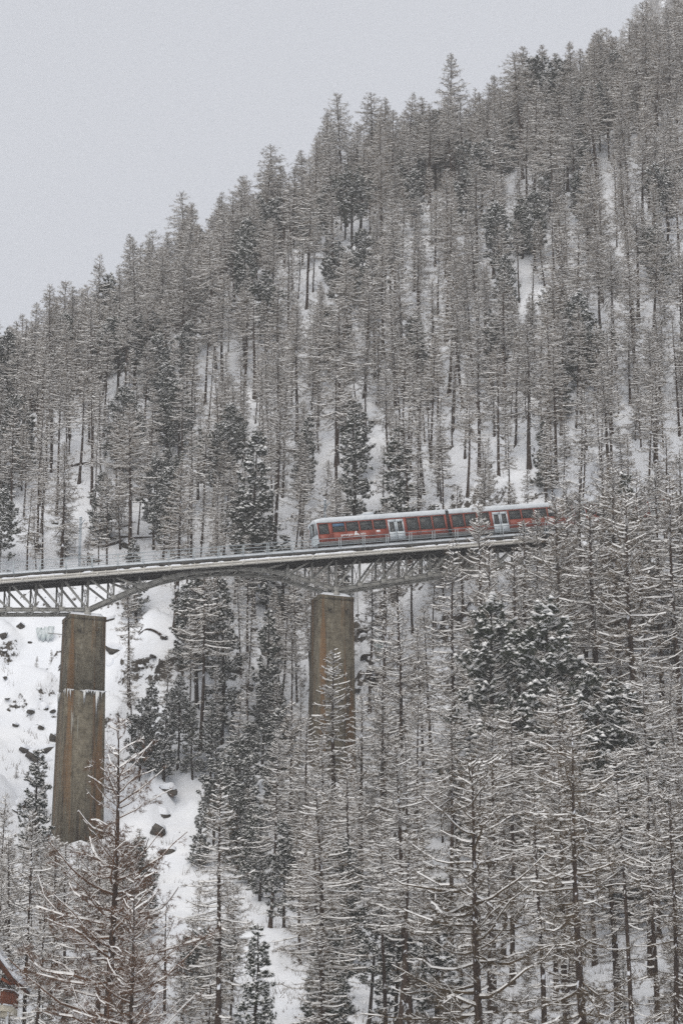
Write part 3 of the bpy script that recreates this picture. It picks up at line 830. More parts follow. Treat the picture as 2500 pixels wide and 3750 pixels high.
carA, fxa = train_car(-1.95, 'red train car with white lettering, a blue blind and a windscreen at its free end', False, True)
carB, fxb = train_car(-1.95 + (CL + 0.42) * math.cos(SL), 'red train car coupled behind the lettered one, half hidden by larches', True, False)
carC, fxc = train_car(-1.95 + (2 * CL + 1.9) * math.cos(SL), 'red train car deepest in the larches, last of the three', False, False)
g = Geo(); g.box((CL + 0.21, CW / 2, 1.55), (0.40, 2.40, 2.9)); part('gangway_bellows', g, M['black'], carA)
RX = Matrix.Rotation(math.pi / 2, 4, 'X')
def letters(body, size, x, z, bold=0.0):
    me = text_mesh(body, size, 'lettering', M['white_print'], bold); o = link('lettering', me, carA)
    o.matrix_local = Matrix.Translation((x, -0.006, z)) @ RX; return o
letters('gornergrat', 0.34, 2.72, 0.93, 0.006)
letters('bahn', 0.34, 5.08, 0.93, 0.006)
letters('the matterhorn railway', 0.17, 4.28, 0.74, 0.004)
g = Geo()
Y = -0.008
for tri in ([(4.27, 0.93), (4.55, 1.40), (4.66, 0.93)], [(4.55, 1.40), (4.72, 1.32), (4.65, 1.12)], [(4.56, 0.93), (4.70, 1.16), (5.02, 0.93)]):
    V = [(a, Y, b) for a, b in tri] + [(a, Y - 0.003, b) for a, b in tri]
    g.add(V, [[3, 4, 5], [0, 2, 1]]); g.add(V, [[0, 1, 4, 3], [1, 2, 5, 4], [2, 0, 3, 5]])
part('mountain_emblem', g, M['white_print'], carA)
g = Geo(); g.box((7.30, -0.01, 1.18), (0.46, 0.012, 0.22)); part('notice_plate', g, M['white_print'], carA)
g = Geo()                                                     # bicycle pictogram on the door pane
for cx in (8.93, 9.21):
    ang = np.linspace(0, 2 * math.pi, 13)
    for a, b in zip(ang[:-1], ang[1:]): g.beam((cx + 0.09 * math.cos(a), -0.012, 1.15 + 0.09 * math.sin(a)), (cx + 0.09 * math.cos(b), -0.012, 1.15 + 0.09 * math.sin(b)), 0.004, 0.022, up=(0, 1, 0))
for a, b in (((8.93, 1.15), (9.0, 1.30)), ((9.0, 1.30), (9.15, 1.30)), ((9.15, 1.30), (9.21, 1.15)), ((9.0, 1.30), (9.06, 1.14)), ((9.06, 1.14), (9.15, 1.30)), ((8.93, 1.15), (9.06, 1.14))):
    g.beam((a[0], -0.012, a[1]), (b[0], -0.012, b[1]), 0.004, 0.022, up=(0, 1, 0))
part('bicycle_pictogram', g, M['white_print'], carA)
g = Geo()
for x in (9.47,):
    pass
# ------------------------------------------------------------------ chalet whose corner shows
CD = 170.0
cp = P3(0, 3700, CD)
CS = CD / FPX                                                  # metres per pixel of the photograph there
def C(px, py, dy=0.0): return np.array([px * CS, dy, (3700 - py) * CS * 1.02])
chalet = empty('chalet', tuple(cp)); tag(chalet, 'red timber chalet with snowy roof, slatted balcony and cream base', 'chalet')
# walls and body, standing to the left of the balcony
g = Geo(); g.box((-6.2, 4.2, 1.6), (10.0, 7.0, 5.4)); part('wall', g, M['wood_red'], chalet)
g = Geo(); g.box((-6.2, 4.2, -3.6), (10.4, 7.4, 5.0)); part('base_wall', g, M['cream'], chalet)
for x in (-9.5, -6.5, -3.5):
    w = empty('window', parent=chalet)
    g = Geo(); g.box((x, 0.66, 1.9), (1.2, 0.10, 1.3)); part('frame', g, M['white_post'], w)
    g = Geo(); g.box((x, 0.60, 1.9), (0.95, 0.06, 1.05)); part('pane', g, M['glass'], w)
# gable roof, ridge pointing at the valley, its right slope ending at the eave in view
eave = C(53, 3600); rise = np.array([C(0, 3533)[0] - eave[0], 0, C(0, 3533)[2] - eave[2]]); sl = rise / -rise[0]
ridge = eave + np.array([-7.2, 0, sl[2] * 7.2])
def slab(g, e, r, y0, y1, t, m=0):
    e = np.asarray(e); r = np.asarray(r)
    V = [(e[0], y0, e[2]), (r[0], y0, r[2]), (r[0], y1, r[2]), (e[0], y1, e[2])]
    V += [(a, b, c + t) for a, b, c in V]
    g.add(V, [[0, 1, 2, 3], [7, 6, 5, 4], [0, 4, 5, 1], [1, 5, 6, 2], [2, 6, 7, 3], [3, 7, 4, 0]], m)
le = ridge + (ridge - eave) * np.array([1, 1, -1])
rf = None
for e in (eave, le):
    g = Geo(); slab(g, e, ridge, -1.2, 8.5, 0.16); r_ = part('roof', g, M['wood_dark'], chalet)
    g = Geo(); slab(g, e + [0.03 if e is eave else -0.03, 0, 0.165], ridge + [0, 0, 0.165], -1.23, 8.5, 0.28); part('snow', g, M['snow'], r_)
    g = Geo(); slab(g, e + np.array([0, 0, -0.36]), ridge + np.array([0, 0, -0.36]), -1.26, -1.18, 0.50); part('barge_board', g, M['wood_dark'], r_)
    for y in (0.0, 2.0, 4.0, 6.0, 8.0):
        g = Geo(); slab(g, e + np.array([0, 0, -0.24]), ridge + np.array([0, 0, -0.24]), y - 0.08, y + 0.08, 0.22); part('rafter', g, M['wood_red'], r_)
g = Geo(); g.beam(C(8, 3592, -0.9), C(46, 3612, -0.9), 0.16, 0.2); part('purlin', g, M['wood_red'], chalet)
# balcony: slab on round posts, handrail and upright boards
bal = empty('balcony', parent=chalet)
corner = [C(-420, 3622 + 40, -0.5), C(18, 3640 + 42, -0.9), C(46, 3650 + 36, 0.3), C(46, 3650 + 36, 3.0)]
zf = corner[1][2]
plan = [(-8.0, -0.9), (0.36, -0.9), (0.87, 0.1), (0.87, 3.0)]
for (xa, ya), (xb, yb) in zip(plan[:-1], plan[1:]):
    ln = math.hypot(xb - xa, yb - ya); t = np.array([(xb - xa) / ln, (yb - ya) / ln, 0])
    nb = int(ln / 0.115)
    for i in range(nb):
        p = np.array([xa, ya, 0]) + t * (i + 0.5) * ln / nb
        g = Geo(); g.beam(p + np.array([0, 0, zf]), p + np.array([0, 0, zf + 0.90]), 0.028, 0.097, up=t); part('board', g, M['wood_red'], bal)
    g = Geo(); g.beam(np.array([xa, ya, zf + 0.96]), np.array([xb, yb, zf + 0.96]), 0.12, 0.08); part('handrail', g, M['wood_dark'], bal)
    g = Geo(); g.beam(np.array([xa, ya, zf + 1.035]), np.array([xb, yb, zf + 1.035]), 0.11, 0.06); part('snow', g, M['snow'], bal)
g = Geo()
k = len(plan); ring = [(-8.0, 3.0)] + plan
ring = [(a * (1.0 if a < 0 else 0.98), b) for a, b in ring]
V = [(a, b, zf - 0.46) for a, b in ring] + [(a, b, zf - 0.06) for a, b in ring]; k = len(ring)
g.add(V, [[i, (i + 1) % k, k + (i + 1) % k, k + i] for i in range(k)]); 
for off in (0, k):
    g.add([V[off + i] for i in range(k)] + [tuple(np.mean(V[off:off + k], 0))], [[i, (i + 1) % k, k] for i in range(k)])
part('slab', g, M['cream'], bal)
g = Geo(); g.box((-3.6, -0.98, zf - 0.02), (7.6, 0.18, 0.07)); g.box((0.62, -0.45, zf - 0.02), (0.12, 1.1, 0.07), 0, Matrix.Rotation(-0.45, 3, 'Z')); part('snow', g, M['snow'], bal)
g = Geo(); g.box((0.2, 0.2, zf - 0.62), (0.75, 1.2, 0.32)); part('corbel', g, M['cream'], bal)
pg = Geo(); ring = [(0.10 * math.cos(a), 0.10 * math.sin(a)) for a in np.linspace(0, 2 * math.pi, 13)[:-1]]
pg.hull_prism(ring, ((0, 0, 0), (1, 0, 0), (0, 1, 0)), ((0, 0, -9.0), (1, 0, 0), (0, 1, 0))); pm = pg.mesh('post', M['white_post'])
for x, y in ((0.02, -0.6), (0.55, -0.2), (-3.0, -0.6), (-6.0, -0.6)): link('post', pm, bal, (x, y, zf - 0.46))
# ------------------------------------------------------------------ trees: shapes shared between alike trees
def child_lines(P, Ln, dens, lf, lmin, r, K=3, tmin=0.12, phi=(40, 75), droop=(-0.25, 0.15), curl=(-0.1, 0.35), flat=0.5):
    """side shoots along polylines P (N,K,3) with lengths Ln"""
    N, KP, _ = P.shape
    T, S, Un = frames(P)
    cnt = np.maximum(1, np.round(Ln * dens * r.uniform(0.75, 1.25, N))).astype(int)
    idx = np.repeat(np.arange(N), cnt)
    t = tmin + (1 - tmin) * r.random(len(idx)) ** 0.85
    f = t * (KP - 1); k = np.minimum(f.astype(int), KP - 2); w = (f - k)[:, None]
    p = P[idx, k] * (1 - w) + P[idx, k + 1] * w
    Tt, Ss, Uu = T[idx, k], S[idx, k], Un[idx, k]
    ph = np.radians(r.uniform(*phi, len(idx)))[:, None]
    sg = np.where(r.random(len(idx)) < 0.5, -1.0, 1.0)
    ps = (r.normal(0, flat, len(idx)))[:, None]
    d = Tt * np.cos(ph) + (Ss * sg[:, None] * np.cos(ps) + Uu * np.sin(ps)) * np.sin(ph)
    d[:, 2] += r.uniform(*droop, len(idx)); d /= np.linalg.norm(d, axis=1, keepdims=True)
    l = Ln[idx] * lf * (1 - 0.72 * t) * r.uniform(0.5, 1.3, len(idx)) + lmin * r.uniform(0.6, 1.4, len(idx))
    tau = np.linspace(0, 1, K)[None, :, None]
    c = r.uniform(*curl, len(idx))[:, None, None]
    Q = p[:, None] + d[:, None] * l[:, None, None] * tau + np.array([0, 0, 1.0]) * (c * l[:, None, None] * tau ** 2)
    Q = Q + r.normal(0, 0.03, Q.shape) * l[:, None, None] * tau
    return Q, l

def slivers(P, n_per, ln, w, r, up=0.0):
    """thin twig ends: one triangle each"""
    N, K, _ = P.shape
    idx = np.repeat(np.arange(N), n_per); t = r.random(len(idx)); f = t * (K - 1); k = np.minimum(f.astype(int), K - 2); q = (f - k)[:, None]
    p = P[idx, k] * (1 - q) + P[idx, k + 1] * q
    d = r.normal(0, 1, (len(idx), 3)); d[:, 2] += up
    tg = P[idx, k + 1] - P[idx, k]; d += 1.0 * tg / (np.linalg.norm(tg, axis=1, keepdims=True) + 1e-9)
    d /= np.linalg.norm(d, axis=1, keepdims=True)
    s = np.cross(d, r.normal(0, 1, d.shape)); s /= np.linalg.norm(s, axis=1, keepdims=True) + 1e-9
    L_ = (ln * r.uniform(0.5, 1.4, len(idx)))[:, None]
    V = np.stack([p - s * w / 2, p + s * w / 2, p + d * L_], 1).reshape(-1, 3)
    return V, np.arange(len(V)).reshape(-1, 3)

def trunk_line(H, r, sway=0.12, K=12):
    t = np.linspace(0, 1, K); ph = r.uniform(0, 6.28, 4)
    x = sway * (np.sin(t * 3.0 + ph[0]) - np.sin(ph[0])) + 0.4 * sway * (np.sin(t * 8 + ph[1]) - np.sin(ph[1]))
    y = sway * (np.sin(t * 2.6 + ph[2]) - np.sin(ph[2])) + 0.4 * sway * (np.sin(t * 7 + ph[3]) - np.sin(ph[3]))
    return np.stack([x, y, t * H], 1), t

def larch(name, H, hb, nb, Lmax, seed, r0=0.19, d1=6.5, s_lo=-0.58, s_hi=0.32, curl=1.15, snow=1.0, twig='twig', big=False, shape=0.8, dead=14):
    r = np.random.default_rng(seed)
    tl, tt = trunk_line(H, r, 0.10 if not big else 0.18)
    rad = r0 * (1 - tt) ** 0.85 + 0.015; rad[0] *= 1.45
    V, F = tubes(tl[None], rad[None], 9)
    g = Geo(); g.add(V, F)
    me_t = g.mesh(name + '_trunk', M['bark'], True)
    # main branches
    K = 7
    x = np.sort(np.r_[r.random(nb) ** 0.92, ]); h = hb * H + x * (H * 0.985 - hb * H)
    if dead:
        hd = r.uniform(0.10, hb, dead) * H
        h = np.r_[h, hd]; x = np.r_[x, np.full(dead, -1.0)]
    n = len(h)
    az = np.arange(n) * 2.399 + r.normal(0, 0.5, n)
    xx = np.clip(x, 0, 1)
    prof = (1 - xx) ** shape * np.where(xx < 0.18, 0.72 + 1.55 * xx, 1.0)
    Ln = Lmax * prof * (r.uniform(0.55, 1.12, n) if not big else r.uniform(0.30, 1.15, n)) + 0.22
    Ln = np.where(x < 0, Lmax * r.uniform(0.12, 0.5, n), Ln)
    s0 = s_lo + (s_hi - s_lo) * xx ** 1.3 + r.normal(0, 0.12, n)
    cu = curl * r.uniform(0.4, 1.25, n) * (1 - 0.5 * xx)
    tau = np.linspace(0, 1, K)[None, :]
    bend = r.normal(0, 0.22, n)[:, None]
    a = az[:, None] + bend * tau
    hor = Ln[:, None] * tau
    zz = Ln[:, None] * (s0[:, None] * tau + 0.5 * cu[:, None] * tau ** 2)
    base = np.stack([np.interp(h, tl[:, 2], tl[:, 0]), np.interp(h, tl[:, 2], tl[:, 1]), h], 1)
    P = base[:, None] + np.stack([hor * np.cos(a), hor * np.sin(a), zz], -1)
    P = P + r.normal(0, 0.009 if not big else 0.02, P.shape) * Ln[:, None, None] * tau[..., None]
    if big:
        wob = r.normal(0, 1, (n, 2)); ph_ = r.uniform(0, 6.28, n)[:, None]
        P[..., 2] += 0.055 * Ln[:, None] * (np.sin(tau * 5.5 + ph_) - np.sin(ph_)) * wob[:, :1]
        P[..., 0] += 0.05 * Ln[:, None] * (np.sin(tau * 4.0 + ph_) - np.sin(ph_)) * wob[:, 1:]
    rb = (0.0095 * Ln + 0.009) * ((1.0 + 0.9 * r.random(n)) if big else 1.0)
    R = rb[:, None] * (1 - 0.8 * tau) + 0.003
    gt, gsn = Geo(), Geo()
    gt.add(*tubes(P, R, 4 if big else 3))
    sw = snow * (0.045 + 0.085 * r.random(n) ** 1.3)[:, None] * (1.15 - 0.45 * tau) * (1.05 if big else 1)
    keep = r.random((n, K - 1)) < 0.84
    gsn.add(*caps(P, sw * 1.1, sw * 0.95, R, keep))
    # side shoots
    live = x >= 0
    Q, l = child_lines(P, np.where(live, Ln, Ln * 0.35), d1, 0.20 if not big else 0.27, 0.16, r, droop=(-0.5, 0.05))
    Rq = (0.0035 + 0.004 * np.minimum(l, 1.0))[:, None] * np.array([1.0, 0.75, 0.4])[None] * (1.5 if big else 1)
    gt.add(*tubes(Q, Rq, 3))
    sel = r.random(len(Q)) < (0.64 if not big else 0.45)
    wq = snow * (0.022 + 0.018 * r.random(sel.sum()))[:, None] * np.array([1.1, 1.0, 0.6])[None] * (1.15 if big else 1)
    gsn.add(*caps(Q[sel], wq * 1.1, wq, Rq[sel]))
    if big:
        Q2, l2 = child_lines(Q, l, 5.0, 0.35, 0.12, r, droop=(-0.2, 0.3), curl=(0, 0.4))
        R2 = np.full((len(Q2), 3), 0.006) * np.array([1, 0.8, 0.5])
        gt.add(*tubes(Q2, R2, 3))
        sel = r.random(len(Q2)) < 0.20
        w2 = snow * (0.022 + 0.024 * r.random(sel.sum()))[:, None] * np.array([0.8, 1.2, 0.9])[None]
        gsn.add(*caps(Q2[sel], w2, w2 * 0.8, R2[sel]))
        gt.add(*slivers(Q2, 13, 0.24, 0.021, r, -0.25))
    else:
        gt.add(*slivers(Q, 9, 0.25, 0.018, r, -0.5))
        sv, sf = slivers(Q, 1, 0.13, 0.030, r, 0.0); gsn.add(sv, sf)
    return dict(trunk=me_t, branches=gt.mesh(name + '_branches', M[twig]), snow=gsn.mesh(name + '_snow', M['branch_snow']), H=H, kind='larch')

def pine(name, H, hb, nb, Lmax, seed, r0=0.20, shape='column', snow=1.0, tuft=0.30, per=10):
    r = np.random.default_rng(seed)
    tl, tt = trunk_line(H, r, 0.12)
    rad = r0 * (1 - tt) ** 0.8 + 0.02; rad[0] *= 1.3
    g = Geo(); g.add(*tubes(tl[None], rad[None], 8)); me_t = g.mesh(name + '_trunk', M['pine_bark'], True)
    x = np.sort(r.random(nb) ** 0.95); h = hb * H + x * (H * 0.98 - hb * H)
    az = np.arange(nb) * 2.399 + r.normal(0, 0.6, nb)
    if shape == 'cone': prof = (1 - x) ** 0.75 * np.where(x < 0.12, 0.75 + 2 * x, 1)
    elif shape == 'round': prof = np.sqrt(np.clip(1 - (2 * x - 0.85) ** 2 / 1.5, 0.05, 1))
    else: prof = np.clip(1.15 * (1 - x ** 2.6), 0.12, 1) * np.where(x < 0.2, 0.7 + 1.5 * x, 1)
    Ln = Lmax * prof * r.uniform(0.55, 1.15, nb) + 0.25
    s0 = {'cone': -0.45, 'round': 0.1, 'column': -0.15}[shape] + 0.55 * x + r.normal(0, 0.15, nb)
    K = 5; tau = np.linspace(0, 1, K)[None, :]
    a = az[:, None] + r.normal(0, 0.25, nb)[:, None] * tau
    zz = Ln[:, None] * (s0[:, None] * tau + 0.35 * tau ** 2)
    base = np.stack([np.interp(h, tl[:, 2], tl[:, 0]), np.interp(h, tl[:, 2], tl[:, 1]), h], 1)
    P = base[:, None] + np.stack([Ln[:, None] * tau * np.cos(a), Ln[:, None] * tau * np.sin(a), zz], -1)
    gb = Geo(); R = (0.012 * Ln + 0.008)[:, None] * (1 - 0.75 * tau) + 0.004
    gb.add(*tubes(P, R, 3), 1)
    Q, l = child_lines(P, Ln, per * 0.42, 0.28, 0.22, r, tmin=0.3, droop=(-0.1, 0.35), curl=(0.0, 0.5), flat=0.6)
    gb.add(*tubes(Q, np.full((len(Q), 3), 0.008), 3), 1)
    gs = Geo()
    pad = r.random(len(Q)) < 0.75
    wp = snow * (0.07 + 0.08 * r.random(pad.sum()))[:, None] * np.array([0.6, 1.2, 1.0])[None]
    gs.add(*caps(Q[pad], wp, wp * 0.5, np.full((int(pad.sum()), 3), 0.07)))
    gb.add(*slivers(Q, 14, tuft * 0.9, 0.034, r, 0.3), 0)
    # needle tufts at shoot ends, heaped with snow
    ends = np.concatenate([Q[:, -1], Q[:, 1], P[:, -1]]); N = len(ends)
    nn = 20
    d = r.normal(0, 1, (N, nn, 3)); d[..., 2] += 0.15; d /= np.linalg.norm(d, axis=2, keepdims=True)
    s = np.cross(d, r.normal(0, 1, d.shape)); s /= np.linalg.norm(s, axis=2, keepdims=True)
    ln = tuft * r.uniform(0.6, 1.15, (N, nn, 1)); w = 0.030
    V = np.stack([ends[:, None] - s * w, ends[:, None] + s * w, ends[:, None] + d * ln], 2).reshape(-1, 3)
    gb.add(V, np.arange(len(V)).reshape(-1, 3), 0)
    sel = r.random(N) < 0.72
    c = ends[sel] + np.array([0, 0, tuft * 0.30]); n2 = len(c); k = 6
    rr = snow * tuft * r.uniform(0.22, 0.55, n2)
    th = np.arange(k) / k * 2 * math.pi
    ring = np.stack([np.cos(th), np.sin(th), np.zeros(k)], 1)[None] * (rr[:, None] * r.uniform(0.7, 1.25, (n2, k)))[..., None]
    tilt = r.normal(0, 0.30, (n2, 2))
    ring[..., 2] = ring[..., 0] * tilt[:, :1] + ring[..., 1] * tilt[:, 1:] - 0.02
    top = c + np.stack([np.zeros(n2), np.zeros(n2), rr * r.uniform(0.45, 0.8, n2)], 1)
    bot = c - np.stack([np.zeros(n2), np.zeros(n2), rr * 0.25], 1)
    V = np.concatenate([c[:, None] + ring, top[:, None], bot[:, None]], 1)
    b = (np.arange(n2) * (k + 2))[:, None]; j = np.arange(k)[None]
    F = np.stack([b + j, b + (j + 1) % k, b + k + 0 * j], -1).reshape(-1, 3)
    F2 = np.stack([b + (j + 1) % k, b + j, b + k + 1 + 0 * j], -1).reshape(-1, 3)
    gs.add(V.reshape(-1, 3), np.concatenate([F, F2]))
    wq = snow * 0.03 * np.ones((nb, K)); gs.add(*caps(P, wq, wq, R))
    return dict(trunk=me_t, branches=gb.mesh(name + '_needles', [M['needle'], M['pine_bark']]), snow=gs.mesh(name + '_snow', M['branch_snow']), H=H, kind='pine')

LARCH = [larch('larch_a', 20, 0.30, 140, 2.9, 1), larch('larch_b', 22, 0.44, 135, 3.0, 2), larch('larch_c', 18, 0.22, 155, 2.7, 3, curl=1.3),
         larch('larch_d', 21, 0.34, 160, 2.7, 4, s_lo=-0.75, curl=1.3), larch('larch_e', 19, 0.50, 105, 3.4, 5, s_lo=-0.4, curl=0.8),
         larch('larch_f', 23, 0.38, 145, 3.2, 6, s_lo=-0.75, curl=1.45), larch('larch_g', 17, 0.26, 140, 2.3, 7), larch('larch_h', 24, 0.54, 120, 3.6, 8, s_lo=-0.8, curl=1.2, shape=0.6),
         larch('larch_i', 21, 0.46, 130, 2.6, 9, s_lo=-0.65, curl=1.3)]
SLIM = [larch('slender_larch_a', 17, 0.50, 80, 1.5, 71, r0=0.12, dead=22), larch('slender_larch_b', 19, 0.60, 70, 1.7, 72, r0=0.13, dead=26), larch('slender_larch_c', 14, 0.42, 75, 1.3, 73, r0=0.09, dead=14)]
YOUNG = [larch('young_larch_a', 9, 0.12, 85, 1.5, 21, r0=0.07, d1=8, dead=5, curl=0.8), larch('young_larch_b', 11, 0.18, 90, 1.8, 22, r0=0.09, d1=8, dead=5)]
PINE = [pine('stone_pine_a', 14, 0.20, 95, 2.2, 31, snow=1.4), pine('stone_pine_b', 16, 0.30, 95, 2.4, 32, snow=1.4), pine('stone_pine_c', 12, 0.38, 70, 2.8, 33, shape='round', snow=1.45),
        pine('stone_pine_d', 18, 0.32, 105, 2.5, 34, snow=1.4), pine('stone_pine_e', 15, 0.08, 125, 2.5, 35, snow=1.4)]
SPRUCE = [pine('spruce_a', 15, 0.08, 120, 2.2, 41, shape='cone', tuft=0.26, snow=1.4), pine('spruce_b', 12, 0.10, 105, 1.9, 42, shape='cone', tuft=0.26, snow=1.4), pine('spruce_c', 17, 0.16, 125, 2.4, 43, shape='cone', snow=1.4)]
BIG = [larch('old_larch_a', 25, 0.10, 115, 7.6, 51, r0=0.30, d1=3.6, s_lo=-0.05, s_hi=0.6, curl=0.95, snow=1.0, twig='twig_red', big=True, shape=0.72, dead=0),
       larch('old_larch_b', 26, 0.14, 92, 7.2, 52, r0=0.36, d1=3.4, s_lo=-0.35, s_hi=0.30, curl=1.0, snow=1.05, twig='twig', big=True, shape=0.42, dead=4),
       larch('old_larch_c', 27, 0.12, 112, 6.0, 53, r0=0.34, d1=3.6, s_lo=-0.50, s_hi=0.20, curl=0.75, snow=0.95, twig='twig', big=True, shape=0.45, dead=4)]
SNAG = [larch('dead_larch', 16, 0.35, 46, 1.9, 61, r0=0.20, d1=3.0, s_lo=-0.4, s_hi=0.1, curl=0.4, dead=16)]
NAMES = dict(larch='larch_tree', pine='pine_tree')
used_proto = set()
n_tree = 0
def plant(proto, x, y, H, rz, lean=(0, 0), label='', group=None, name=None, widen=1.0, z=None):
    """a tree as a thing of its own: trunk, branches, snow"""
    global n_tree
    n_tree += 1
    s = H / proto['H']
    zz = (ground_z(x, y) if z is None else z) - 0.35
    o = empty(name or NAMES[proto['kind']], (x, y, zz), (lean[0], lean[1], 0))
    o.rotation_euler = (Matrix.Rotation(lean[0], 3, 'X') @ Matrix.Rotation(lean[1], 3, 'Y') @ Matrix.Rotation(rz, 3, 'Z')).to_euler()
    o.scale = (s * widen, s * widen, s)
    tag(o, label, proto['kind'] + ' tree', group)
    t = link('trunk', proto['trunk'], o)
    c = link('crown', proto['branches'], o)
    link('snow', proto['snow'], c)
    return o

occ = []                                                       # trunk positions in use
def free(x, y, dmin):
    for a, b, m in occ:
        if (a - x) ** 2 + (b - y) ** 2 < (0.5 * (dmin + m)) ** 2: return False
    return True

def plant_at(proto, px, py_top, H, depth=None, py_base=None, **kw):
    """a tree noticed in the photograph: its top at (px, py_top); its depth follows from standing on the slope"""
    best = None
    for d in np.arange(115, 640, 0.5):
        w = P3(px, py_top, d); gz = ground_z(w[0], w[1])
        if depth is not None:
            if abs(d - depth) < 0.3: best = (w[0], w[1], w[2] - gz + 0.35); break
        elif w[2] - gz < H: best = (w[0], w[1], w[2] - gz + 0.35); break
    if best is None:                                           # stands on the crest itself
        best = min(((P3(px, py_top, d)[2] - ground_z(*P3(px, py_top, d)[:2]), d) for d in np.arange(300, 480, 1.0)))
        w = P3(px, py_top, best[1]); best = (w[0], w[1], best[0] + 0.35)
    x, y, h = best
    occ.append((x, y, 3.0 if proto['H'] > 12 else 2.0))
    return plant(proto, x, y, max(h, 2.0), rng.uniform(0, 6.28), **kw)

# ------------------------------------------------------------------ trees one can pick out in the photograph
FG = 'old larches in the valley below the viaduct'
plant_at(BIG[0], 420, 2620, 25, depth=140, label='wide old larch with upswept reddish branches rising before the lower concrete pier')
plant_at(BIG[1], 1735, 2760, 26, depth=132, label='old larch with long heavy snow-laden limbs sweeping out level from its trunk')
plant_at(BIG[2], 2105, 2640, 27, depth=148, label='tall old larch with drooping branches next to the one with level limbs')
plant_at(BIG[2], 2440, 2900, 22, depth=165, label='old larch half hidden behind drooping larch, on the valley floor')
plant_at(BIG[0], 480, 3190, 14, depth=126, label='small bushy larch with snow-clotted reddish twigs under the wide old larch')
plant_at(LARCH[5], 128, 2960, 18, depth=186, label='bare larch with drooping tiers standing just beside the chalet')
plant_at(LARCH[3], 205, 3050, 16, depth=192, label='bare larch behind the chalet, second one from its balcony')
plant_at(LARCH[0], 20, 2900, 16, depth=210, label='bare larch rising behind the chalet roof')
plant_at(SPRUCE[1], 935, 3380, 12, depth=150, label='snow-bowed spruce with hanging needles at the foot of the snow chute')
plant_at(YOUNG[1], 850, 3230, 9, depth=196, label='thin young larch standing alone in the snow chute')
plant_at(LARCH[2], 1226, 2370, 20, depth=243, widen=1.25, label='full larch growing right in front of the upper concrete pier')
for px, py, d, p in ((1120, 2610, 236, 2), (1320, 2540, 238, 6), (1065, 2560, 240, 0), (1180, 2680, 226, 3), (1275, 2740, 222, 0), (1390, 2480, 240, 2), (1465, 2200, 255, 6), (1400, 2170, 262, 6)):
    plant_at(LARCH[p], px, py, LARCH[p]['H'], depth=d, widen=1.15, label=('narrow' if p == 6 else 'full') + ' bare larch in the stand around the foot of the upper pier', group='larches at the foot of the upper pier')
plant_at(LARCH[5], 1752, 1835, 24, depth=262, label='tall larch standing across the coupling of the train')
plant_at(LARCH[0], 1655, 1965, 22, depth=258, label='larch whose tip just reaches the viaduct deck')
plant_at(LARCH[2], 1800, 1990, 20, depth=250, label='larch below the deck between two taller larches')
plant_at(LARCH[3], 1965, 1860, 23, depth=266, label='tall larch in front of the second train car behind its grey doors')
plant_at(LARCH[5], 2068, 1745, 24, depth=262, label='tall larch hiding the far end of the second train car')
plant_at(LARCH[1], 2200, 1640, 24, depth=266, label='high-crowned larch in front of the last train car')
plant_at(LARCH[8], 2330, 1720, 23, depth=258, label='slender larch in front of the last train car')
plant_at(PINE[0], 2278, 1755, 14, depth=272, label='snow-heaped stone pine in front of the last train car')
for px, py, d, p in ((2020, 1800, 255, 2), (2120, 1720, 268, 0), (2160, 1830, 250, 6), (2245, 1700, 260, 3), (2300, 1800, 246, 2), (2390, 1690, 262, 5), (2450, 1750, 254, 0), (2490, 1650, 265, 3), (1885, 2010, 248, 6), (1910, 1905, 268, 6)):
    plant_at(LARCH[p], px, py, LARCH[p]['H'], depth=d, widen=1.25, label=('tall' if p in (0, 3, 5) else 'shorter') + ' low-branched larch in the screen of trees before the rear of the train', group='larches screening the rear of the train')
plant_at(LARCH[7], 800, 835, 23, lean=(0, -0.07), label='leaning larch with a long bare trunk just below the crest')
plant_at(LARCH[4], 1645, 195, 20, label='gaunt larch standing out above the crest')
plant_at(LARCH[0], 365, 925, 17, label='larch with an even pointed top on the lower crest')
plant_at(LARCH[4], 130, 1105, 16, label='flat-topped larch at the low end of the crest')
plant_at(PINE[2], 2000, 265, 14, widen=1.3, label='round-topped stone pine laden with snow high on the slope')
plant_at(PINE[4], 2245, 190, 12, widen=1.1, label='broad stone pine at the highest part of the crest')
plant_at(PINE[4], 395, 1010, 14, label='dense dark stone pine below the lower crest')
plant_at(PINE[1], 235, 1160, 13, label='stone pine beside the flat-topped larch on the lower crest')
plant_at(PINE[4], 1780, 2190, 18, depth=238, label='dense stone pine below the viaduct, narrower of a close pair')
plant_at(PINE[4], 1995, 2215, 20, depth=234, widen=1.15, label='broad dense stone pine below the viaduct, broader of a close pair')
plant_at(PINE[4], 2290, 2510, 17, depth=212, widen=1.25, label='dark bushy stone pine standing alone on the open lower slope')
def plant_px(proto, px, py_top, py_base, **kw):
    """a tree whose foot and top are both seen"""
    w = ray_ground(px, py_base, 130); d = (w - CAM) @ FW
    h = (py_base - py_top) * d / FPX / 0.96
    occ.append((w[0], w[1], 2.6))
    return plant(proto, w[0], w[1], h, rng.uniform(0, 6.28), **kw)
